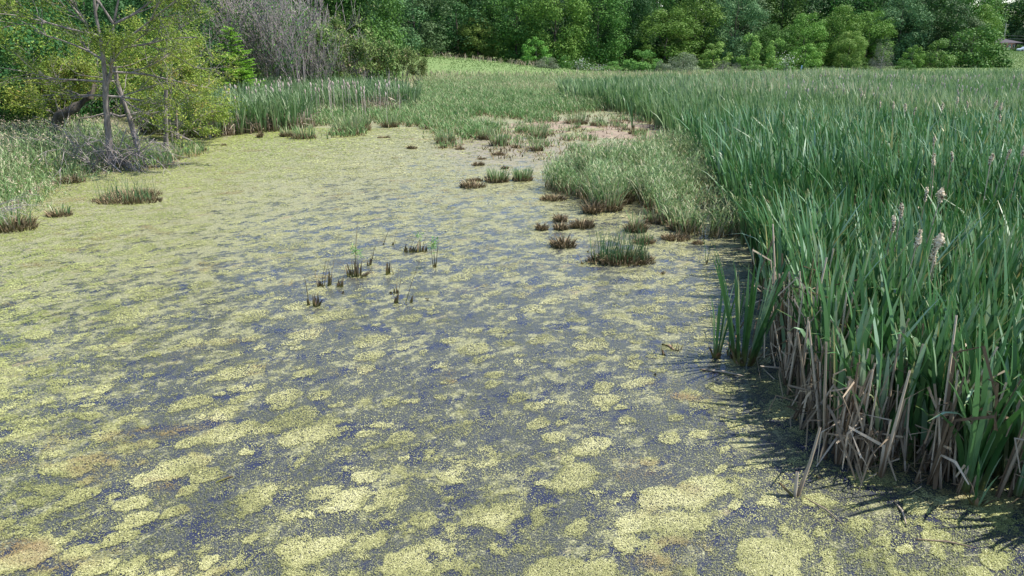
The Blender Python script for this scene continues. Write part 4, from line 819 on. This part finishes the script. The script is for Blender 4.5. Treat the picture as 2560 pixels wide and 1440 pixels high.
# left bank trees close to the camera
# slender box elder with forked trunk
rr = random.Random(5); ch = []; en = []
D0 = 28.6; bx, by, bz = lt(272, D0)[0], D0, -.1
def pw(u, v, dy=0): return AT(u, v, D0+dy)
tr = [Vector((*G(278, 425), -.1)), pw(274, 370), pw(268, 300), pw(264, 240), pw(264, 200)]
ch.append((tr, [.16, .145, .13, .12, .11]))
f1 = [pw(264, 205), pw(258, 150), pw(250, 90), pw(238, 30), pw(232, -40)]; f2 = [pw(266, 215), pw(278, 180), pw(281, 120, .3), pw(284, 60, .4), pw(300, -20, .6)]
ch += [(f1, [.10, .085, .07, .06, .04]), (f2, [.09, .075, .065, .05, .035])]
for base, dr, L in [(f1[2], (-1, .1, .75), 3.0), (f1[1], (-1, .4, .5), 3.2), (f1[3], (.4, .3, 1), 2.4), (f2[2], (1, .1, .15), 3.4), (f2[2], (.9, -.2, .35), 3.6), (f2[3], (1, .2, .5), 3.3), (f2[3], (-.3, -.4, 1), 2), (f2[1], (.8, .5, .0), 3.2), (f1[0], (-.9, -.3, .1), 2.8), (f2[1], (.5, -.7, .05), 2.4), (f1[2], (-.8, -.5, .3), 2.8), (f2[4], (.6, 0, .6), 2.5), (f1[4], (-.8, .2, .5), 2.6), (tr[3], (1, .2, -.08), 2.6), (tr[3], (-1, 0, -.05), 2.6)]:
    grow(base, Vector(dr), L, .05, 3, ch, en, rr, .55, .04, (3, 4), 5, .13, .62)
def leafmesh(en, n, cl, size, mat, asp=.4, name='crown', drop=.05, sel=None):
    E = np.array([tuple(e[0]) for e in en]); 
    if sel is not None: E = E[sel(E)]
    k = R.integers(0, len(E), n//5); C = np.repeat(E[k], 5, 0)+R.normal(0, cl, (len(k)*5, 3)); C[:, 2] -= drop
    g = fbm(C[:, 0]*1.3, C[:, 2]*1.3, 90, 2); v_ = np.clip((g-.5)*1.3+.45+R.normal(0, .15, len(C)), 0, 1)
    return M4(name, leaves(C, size, up=.5, asp=asp, v=v_), MT[mat])
e = tag(ob('box_elder_tree', None), 'slender forked tree with yellow green leaves rising from the left shore', 'tree')
ob('trunk', M4('trunk', tubes(ch, 6), MT['bark'], True), e); ob('crown', leafmesh(en, 26000, .10, .055, 'elder'), e)
print('elder', len(ch), len(en))
# leaning vine-wrapped trunk
ch = []; en = []; D0 = 30.5
tr = [pw(342, 345), pw(326, 300), pw(306, 250), pw(292, 200), pw(288, 168)]
tr = [Vector((tr[0].x, D0, 0))]+tr[1:]; ch.append((tr, [.11, .11, .1, .09, .08]))
for i in range(1, 5):
    for _ in range(3): grow(tr[i], Vector((rr.uniform(-.8, 1), rr.uniform(-.5, .5), rr.uniform(-.5, .5))), 1.5, .025, 2, ch, en, rr, .7, -.05, (2, 3), 4, .25, .6)
e = tag(ob('leaning_snag', None), 'shaggy dead trunk leaning left behind the slender forked tree', 'dead tree'); ob('trunk', M4('trunk', tubes(ch, 5), MT['bark'], True), e); ob('vine_leaves', leafmesh(en, 900, .1, .05, 'elder', name='vine_leaves'), e)
# broken snag with side branches
ch = []; en = []; D0 = 32.6
sn = [pw(416, 392), pw(415, 340), pw(414, 280), pw(415, 224)]; sn[0].z = -.1
ch.append((sn, [.12, .11, .1, .085]))
bb = [pw(412, 278), pw(380, 284, .1), pw(345, 283, .1), pw(300, 292, .2), pw(270, 282, .3), pw(235, 292, .4), pw(200, 296, .5)]; ch.append((bb, [.05, .055, .06, .065, .06, .05, .03]))
bb2 = [pw(345, 290, .1), pw(380, 310, 0), pw(412, 325, -.1), pw(440, 332, -.1), pw(480, 352, -.2)]; ch.append((bb2, [.03, .035, .035, .03, .015]))
for q in bb[1:]+bb2[2:]: grow(q, Vector((rr.uniform(-.5, 1), rr.uniform(-.4, .4), rr.uniform(-.6, .4))), 1.2, .02, 2, ch, en, rr, .7, -.05, (2, 3), 4, .22, .6)
grow(sn[2], Vector((.6, 0, .9)), 1.8, .035, 2, ch, en, rr, .5, .05, (2, 3), 4, .15, .6)
e = tag(ob('broken_snag', None), 'straight broken off grey snag with a long horizontal dead branch', 'dead tree'); ob('trunk', M4('trunk', tubes(ch[:1], 7), MT['bark'], True), e); ob('branch', M4('branch', tubes(ch[1:], 5), MT['bark'], True), e)
# yellow-green elder crown hanging behind the snag
for (u, D, h, wfac, nl_, lb, sd) in [(440, 36, 7.4, 1.0, 14000, 'yellow green tree leaning over the left cattails', 301), (360, 40, 8.2, 1.1, 14000, 'loose yellow green tree between the forked tree and the pale trunks', 302), (190, 33, 5.5, 1.0, 11000, 'low spreading yellow green tree left of the forked trunk', 303), (120, 36, 8.5, 1.1, 13000, 'yellow green tree in front of the dark left edge trees', 304)]:
    x, y, z = lt(u, D); sk, _, _ = skel_tree(sd, h, .75, 4, 'elder', nl_, .065, .17, r=.09, trunks=2, kids=(3, 3), up=.02, droop=.2)
    place('box_elder_tree', sk, (x, y, z-.1), random.uniform(0, 6), (wfac, wfac, 1), lb, 'tree')
# thin pale trunks behind
for i, (u, D, vt, lb) in enumerate([(430, 47, 60, 'leftmost thin pale trunk in the clump behind the snag'), (448, 48, 90, 'second thin pale trunk in the clump behind the snag'), (464, 47, 70, 'third thin pale trunk, slightly bent'), (478, 49, 80, 'rightmost thin pale trunk of the close clump'), (505, 50, 90, 'pale forked sapling leaning right, left of the bright conifer'), (538, 53, 40, 'tall pale sapling just left of the bright conifer')]):
    x, y, z = lt(u, D); top = AT(u, vt, D).z; ch = []; en = []
    grow(Vector((0, 0, -.2)), Vector((random.uniform(-.08, .15), 0, 1)), (top-z)*.75, .055, 3, ch, en, rr, .45, .25, (2, 3), 5, .08, .5)
    place('pale_sapling', [('trunk', M4('trunk', tubes(ch, 5), MT['pale_bark'], True)), ('crown', leafmesh(en, 900, .12, .06, 'bush'))], (x, y, z), 0, 1, lb, 'tree')
# dark mass of trees at far left and behind
PT['ldark'] = [mk_tree(9, 3.6, pf_edge, 80, 13000, .085, 'dark', .2, seed=70, blob=(.15, .27)), mk_tree(9, 3.6, pf_edge, 80, 13000, .08, 'dark', .2, seed=71, blob=(.15, .27)), mk_tree(9, 3.4, pf_round, 70, 12000, .085, 'broad', .2, seed=72, blob=(.14, .24))]
for i, (u, D, h, k, wf, lb) in enumerate([(20, 38, 11, 0, 1.0, 'dark leafy tree filling the upper left corner'), (90, 42, 12, 0, 1.1, 'dark tree behind the upper left corner tree'), (-70, 34, 9, 1, 1.0, 'green tree cut by the left edge of the view'), (30, 33, 5.2, 2, .62, 'bright compound leaved young tree low at the left edge'), (170, 46, 12, 1, 1.1, 'tall green tree above the low spreading one'), (260, 50, 12, 0, 1.1, 'dark tree directly behind the forked trunk'), (340, 54, 13, 1, 1.1, 'green tree behind the loose yellow green one'), (430, 60, 13, 0, 1.1, 'dark tree behind the clump of thin pale trunks'), (500, 64, 12, 1, 1.0, 'mid green tree left of the bare thicket'), (-20, 48, 13, 0, 1.2, 'dark tree rising beyond the left edge')]):
    x, y, z = lt(u, D); place('dense_tree', PT['ldark'][k], (x, y, z-.1), random.uniform(0, 6), (wf, wf, h/9), lb, 'tree')
for i, u in enumerate(range(150, 900, 68)):
    x, y, z = lt(u, 84+random.uniform(-4, 4)); place('broadleaf_tree', PT[['dark', 'broad'][i % 2]][i % 2], (x, y, z), random.uniform(0, 6), (.75, .75, random.uniform(.75, .95)), 'dark tree behind the bare thicket and left bank trees', 'tree', 'dark trees closing the left background')
for i, u in enumerate(range(530, 880, 40)):
    x, y, z = lt(u, 70+random.uniform(-3, 3)); place('undergrowth_bush', PT['bush'][i % 2], (x, y, z), random.uniform(0, 6), (.8, .8, random.uniform(.7, 1.4)), 'shaded green bush among the bare grey shrubs', 'bush', 'undergrowth bushes of the left thicket')
# big leaning dark trunk and fallen limb
D0 = 31.0
chain_thing('fallen_trunk', [([Vector((*[pw(112, 310).x, 31.0], .6)), pw(150, 290), pw(190, 268), pw(225, 240), pw(240, 215, .4)], [.26, .24, .21, .17, .14])], MT['dark_bark'], 'thick mossy trunk slanting up out of the left bank grass', 'tree trunk', 8)
# brush pile round the forked tree
rr = random.Random(77); ch = []; en = []
for k in range(42):
    u = rr.uniform(205, 370); p_ = Vector((*G(u, rr.uniform(412, 432)), 0)); a = rr.uniform(0, 6.28)
    grow(p_, Vector((math.cos(a), math.sin(a)*.6, rr.uniform(.5, 1.4))), rr.uniform(1.3, 2.2), .03, 2, ch, en, rr, .6, -.22, (2, 4), 5, .2, .65)
e = tag(ob('brush_pile', None), 'tangle of grey dead twigs around the foot of the forked tree', 'brush'); ob('twigs', M4('twigs', tubes(ch, 4), MT['twig']), e)
ob('leaves', leafmesh(en, 500, .1, .05, 'elder', name='leaves'), e)
ch = []; en = []
for k in range(14):
    u = rr.uniform(470, 545); p_ = Vector((*G(rr.uniform(505, 530), rr.uniform(335, 348)), 0))
    grow(p_, Vector((rr.uniform(-.8, .3), rr.uniform(-.4, .4), rr.uniform(.5, 1.0))), rr.uniform(1.2, 2.0), .03, 2, ch, en, rr, .6, -.1, (2, 3), 5, .2, .65)
tag(ob('dead_shrub', M4('dead_shrub', tubes(ch, 4), MT['twig'])), 'small grey dead shrub at the left end of the cattails', 'dead shrub')
# thin grey twigs over the bank at the left edge
ch = []; en = []
for k in range(5):
    p_ = Vector((*G(-40, 560+k*6), .4)); grow(p_, Vector((1, .1, .35)), 1.2, .015, 2, ch, en, rr, .4, -.08, (2, 3), 5, .1, .6)
tag(ob('dead_branch', M4('dead_branch', tubes(ch, 4), MT['twig_pale'])), 'pale dead branch reaching in from the left edge over the bank', 'dead branch')

# ------------------------------------------------------------------ house, car, poles
def boxm(name, lo, hi, mat, parent=None, bev=0):
    x0, y0, z0 = lo; x1, y1, z1 = hi
    V = np.array([(x0, y0, z0), (x1, y0, z0), (x1, y1, z0), (x0, y1, z0), (x0, y0, z1), (x1, y0, z1), (x1, y1, z1), (x0, y1, z1)])
    Q = np.array([(0, 3, 2, 1), (4, 5, 6, 7), (0, 1, 5, 4), (1, 2, 6, 5), (2, 3, 7, 6), (3, 0, 4, 7)])
    return ob(name, mesh_np(name, V, Q, mat=mat), parent)
MT['brick'] = plain('brown_brick', (.045, .028, .024), .85, (.08, .05, .04), 6, .2)
MT['roof'] = plain('grey_shingle', (.05, .045, .055), .85, (.09, .08, .09), 2, .2)
MT['glass'] = plain('window_glass', (.03, .04, .05), .1)
MT['trim'] = plain('white_trim', (.6, .6, .58), .5)
HD_ = 238; hx0 = AT(2462, 128, HD_).x; hx1 = AT(2547, 128, HD_).x; hz = float(ground_z(hx1, HD_))
hz = AT(2500, 128, HD_).z
house = tag(ob('house', None, loc=(0, 0, 0)), 'low brown brick house with a grey hipped roof beyond the right lawn', 'house')
wz = hz+2.6
boxm('wall', (hx0, HD_, -1.0), (hx1-.6, HD_+9, wz), MT['brick'], house)
rV = np.array([(hx0-.7, HD_-.9, wz), (hx1+.3, HD_-.9, wz), (hx1+.3, HD_+9.8, wz), (hx0-.7, HD_+9.8, wz), (hx0+2.5, HD_+4.4, wz+1.7), (hx1-5.5, HD_+4.4, wz+1.7), (hx0-.7, HD_-.9, wz-.18), (hx1+.3, HD_-.9, wz-.18), (hx1+.3, HD_+9.8, wz-.18), (hx0-.7, HD_+9.8, wz-.18)])
rf = [(0, 1, 5, 4), (2, 3, 4, 5), (6, 7, 1, 0), (7, 8, 2, 1), (8, 9, 3, 2), (9, 6, 0, 3), (6, 9, 8, 7)]
me = bpy.data.meshes.new('roof'); me.from_pydata([tuple(a) for a in rV], [], rf+[(1, 2, 5), (3, 0, 4)]); me.materials.append(MT['roof']); roof = ob('roof', me, house)
boxm('chimney', (hx0+2.8, HD_+3, wz+.6), (hx0+3.7, HD_+4, wz+2.6), MT['brick'], roof)
for k, (a, b_) in enumerate([(.52, .60), (.78, .84), (.30, .42)]):
    xa = hx0+(hx1-hx0)*a; xb = hx0+(hx1-hx0)*b_
    f_ = boxm('window', (xa, HD_-.06, hz+.9), (xb, HD_-.003, wz-.35), MT['trim'], house); boxm('pane', (xa+.12, HD_-.09, hz+1.0), (xb-.12, HD_-.063, wz-.45), MT['glass'], f_)
boxm('door', (hx0+(hx1-hx0)*.66, HD_-.05, hz), (hx0+(hx1-hx0)*.70+.3, HD_-.003, hz+2.1), MT['trim'], house)
mlawn, n, b, out = newmat('mown_lawn'); P = pos(n)
n.links.new(mix(n, .4, ramp(n, noise(n, .12, 5, .65, P), [(.3, (.08, .17, .03)), (.55, (.12, .22, .045)), (.75, (.19, .25, .08))]), ramp(n, noise(n, 5, 3, .7, P), [(.3, (.05, .09, .025)), (.7, (.2, .27, .09))])), b.inputs['Base Color']); b.inputs['Roughness'].default_value = .9
# lawn terrace under the house
def terrace():
    xs = np.linspace(70, 330, 40); ys = np.concatenate([np.linspace(128, 236, 30), [300, 420]]); X_, Y_ = np.meshgrid(xs, ys)
    t = sm(128, 225, Y_)*sm(75, 110, X_); Z_ = np.where(True, -.1+t*(hz+.1)+sm(225, 300, Y_)*.2+.12*(fbm(X_*.1, Y_*.1, 4, 2)-.5), 0)
    n_ = 40; i_ = (np.arange(len(ys)-1)[:, None]*n_+np.arange(n_-1)[None, :]).ravel()
    return mesh_np('lawn', np.stack([X_, Y_, Z_+.12], -1), np.stack([i_, i_+1, i_+n_+1, i_+n_], -1), mat=mlawn, smooth=True)
tag(ob('lawn', terrace()), kind='structure')
for i, (u, vt, wp, lb) in enumerate([(2484, 104, 24, 'dark green round shrub at the left corner of the house'), (2503, 117, 14, 'small greyish shrub under the house windows'), (2521, 118, 18, 'light green clipped shrub below the house window'), (2536, 121, 10, 'tiny clipped shrub right of the light one'), (2546, 111, 24, 'yellow green hedge shrub beside the car'), (2542, 116, 14, 'dark clipped shrub in front of the hedge shrub')]):
    o = tree_at('bush', u, 233, vt, wp, lb, i); o.location.z = hz-.1; o.scale.z = (AT(u, vt, 233).z-hz)/4.0
# car
def car():
    e = tag(ob('parked_car', None), 'silver car parked beside the house at the right edge', 'car')
    cx = AT(2563, 126, 229).x; cz = hz+.05; e.location = (cx, 229, cz); mp = plain('silver_paint', (.55, .6, .68), .3)
    prof = [(-2.2, .35), (-2.25, .75), (-1.9, .92), (-1.1, 1.0), (-.6, 1.45), (.7, 1.48), (1.35, 1.05), (2.1, .95), (2.25, .6), (2.2, .32)]
    V = []; k = len(prof)
    for y_, in_ in ((-.85, 1), (.85, 1)):
        for (a, z_) in prof: V.append((a, y_*(.88 if z_ > 1.1 else 1), z_))
    me = bpy.data.meshes.new('body'); me.from_pydata(V, [], [tuple(range(k)), tuple(range(2*k-1, k-1, -1))]+[(i, i+k, (i+1) % k+k, (i+1) % k) for i in range(k)]); me.materials.append(mp); ob('body', me, e)
    me = bpy.data.meshes.new('windows'); me.from_pydata([(-.95, -.84, 1.05), (-.55, -.79, 1.38), (.62, -.79, 1.4), (1.1, -.84, 1.07)], [], [(0, 1, 2, 3)]); me.materials.append(MT['glass']); o = ob('side_window', me, e); o.location.y = -.03
    for a in (-1.4, 1.4):
        for y_ in (-.8, .8):
            t = tubes([([Vector((a, y_-.1, .33)), Vector((a, y_-.099, .33)), Vector((a, y_+.1, .33)), Vector((a, y_+.101, .33))], [.01, .33, .33, .01])], 14); ob('wheel', M4('wheel', t, plain('tyre', (.02, .02, .02), .8)), e)
car()
# poles and wires
mpole = barkmat('weathered_pole', (.3, .27, .25), (.45, .42, .4), 2)
tops = []
for (u, vt, D, lb) in [(2510, 57, 246, 'taller leaning utility pole behind the house'), (2479, 72, 262, 'shorter utility pole left of the tall one')]:
    b0 = AT(u-2, 118, D); t0 = AT(u+6 if u > 2500 else u+1, vt, D); b0.z = 0
    e = tag(ob('utility_pole', None), lb, 'utility pole'); ob('pole', M4('pole', tubes([([b0, (b0+t0)/2, t0], [.22, .2, .17])], 8), mpole, True), e)
    ob('crossarm', M4('crossarm', tubes([([t0+Vector((-1.0, 0, -.6)), t0+Vector((1.0, 0, -.6))], [.07, .07])], 4), mpole), e); tops.append(t0)
for k, dz in enumerate((-3.4, -4.4, -7.0)):
    a = tops[1]+Vector((0, 0, dz+1.5)); c = tops[0]+Vector((0, 0, dz-.5)); d_ = AT(2640, 70, 236)+Vector((0, 0, dz*.6)); md = (a+c)/2+Vector((0, 0, -.3))
    chain_thing('power_line', [([a, md, c, (c+d_)/2+Vector((0, 0, -.4)), d_], [.035]*5)], mpole, ['topmost', 'middle', 'lowest'][k]+' wire strung between the two utility poles', 'power line', 4)
# small blue marker post
x, y, z = lt(2002, 104); tag(ob('marker_post', M4('marker_post', tubes([([Vector((x, y, z)), Vector((x, y, z+.9)), Vector((x, y, z+.93))], [.08, .08, .02])], 8), plain('blue_plastic', (.12, .25, .4), .5))), 'little blue marker post at the edge of the wood', 'marker post')
print('objects', len(bpy.data.objects), 'flakes', nf)
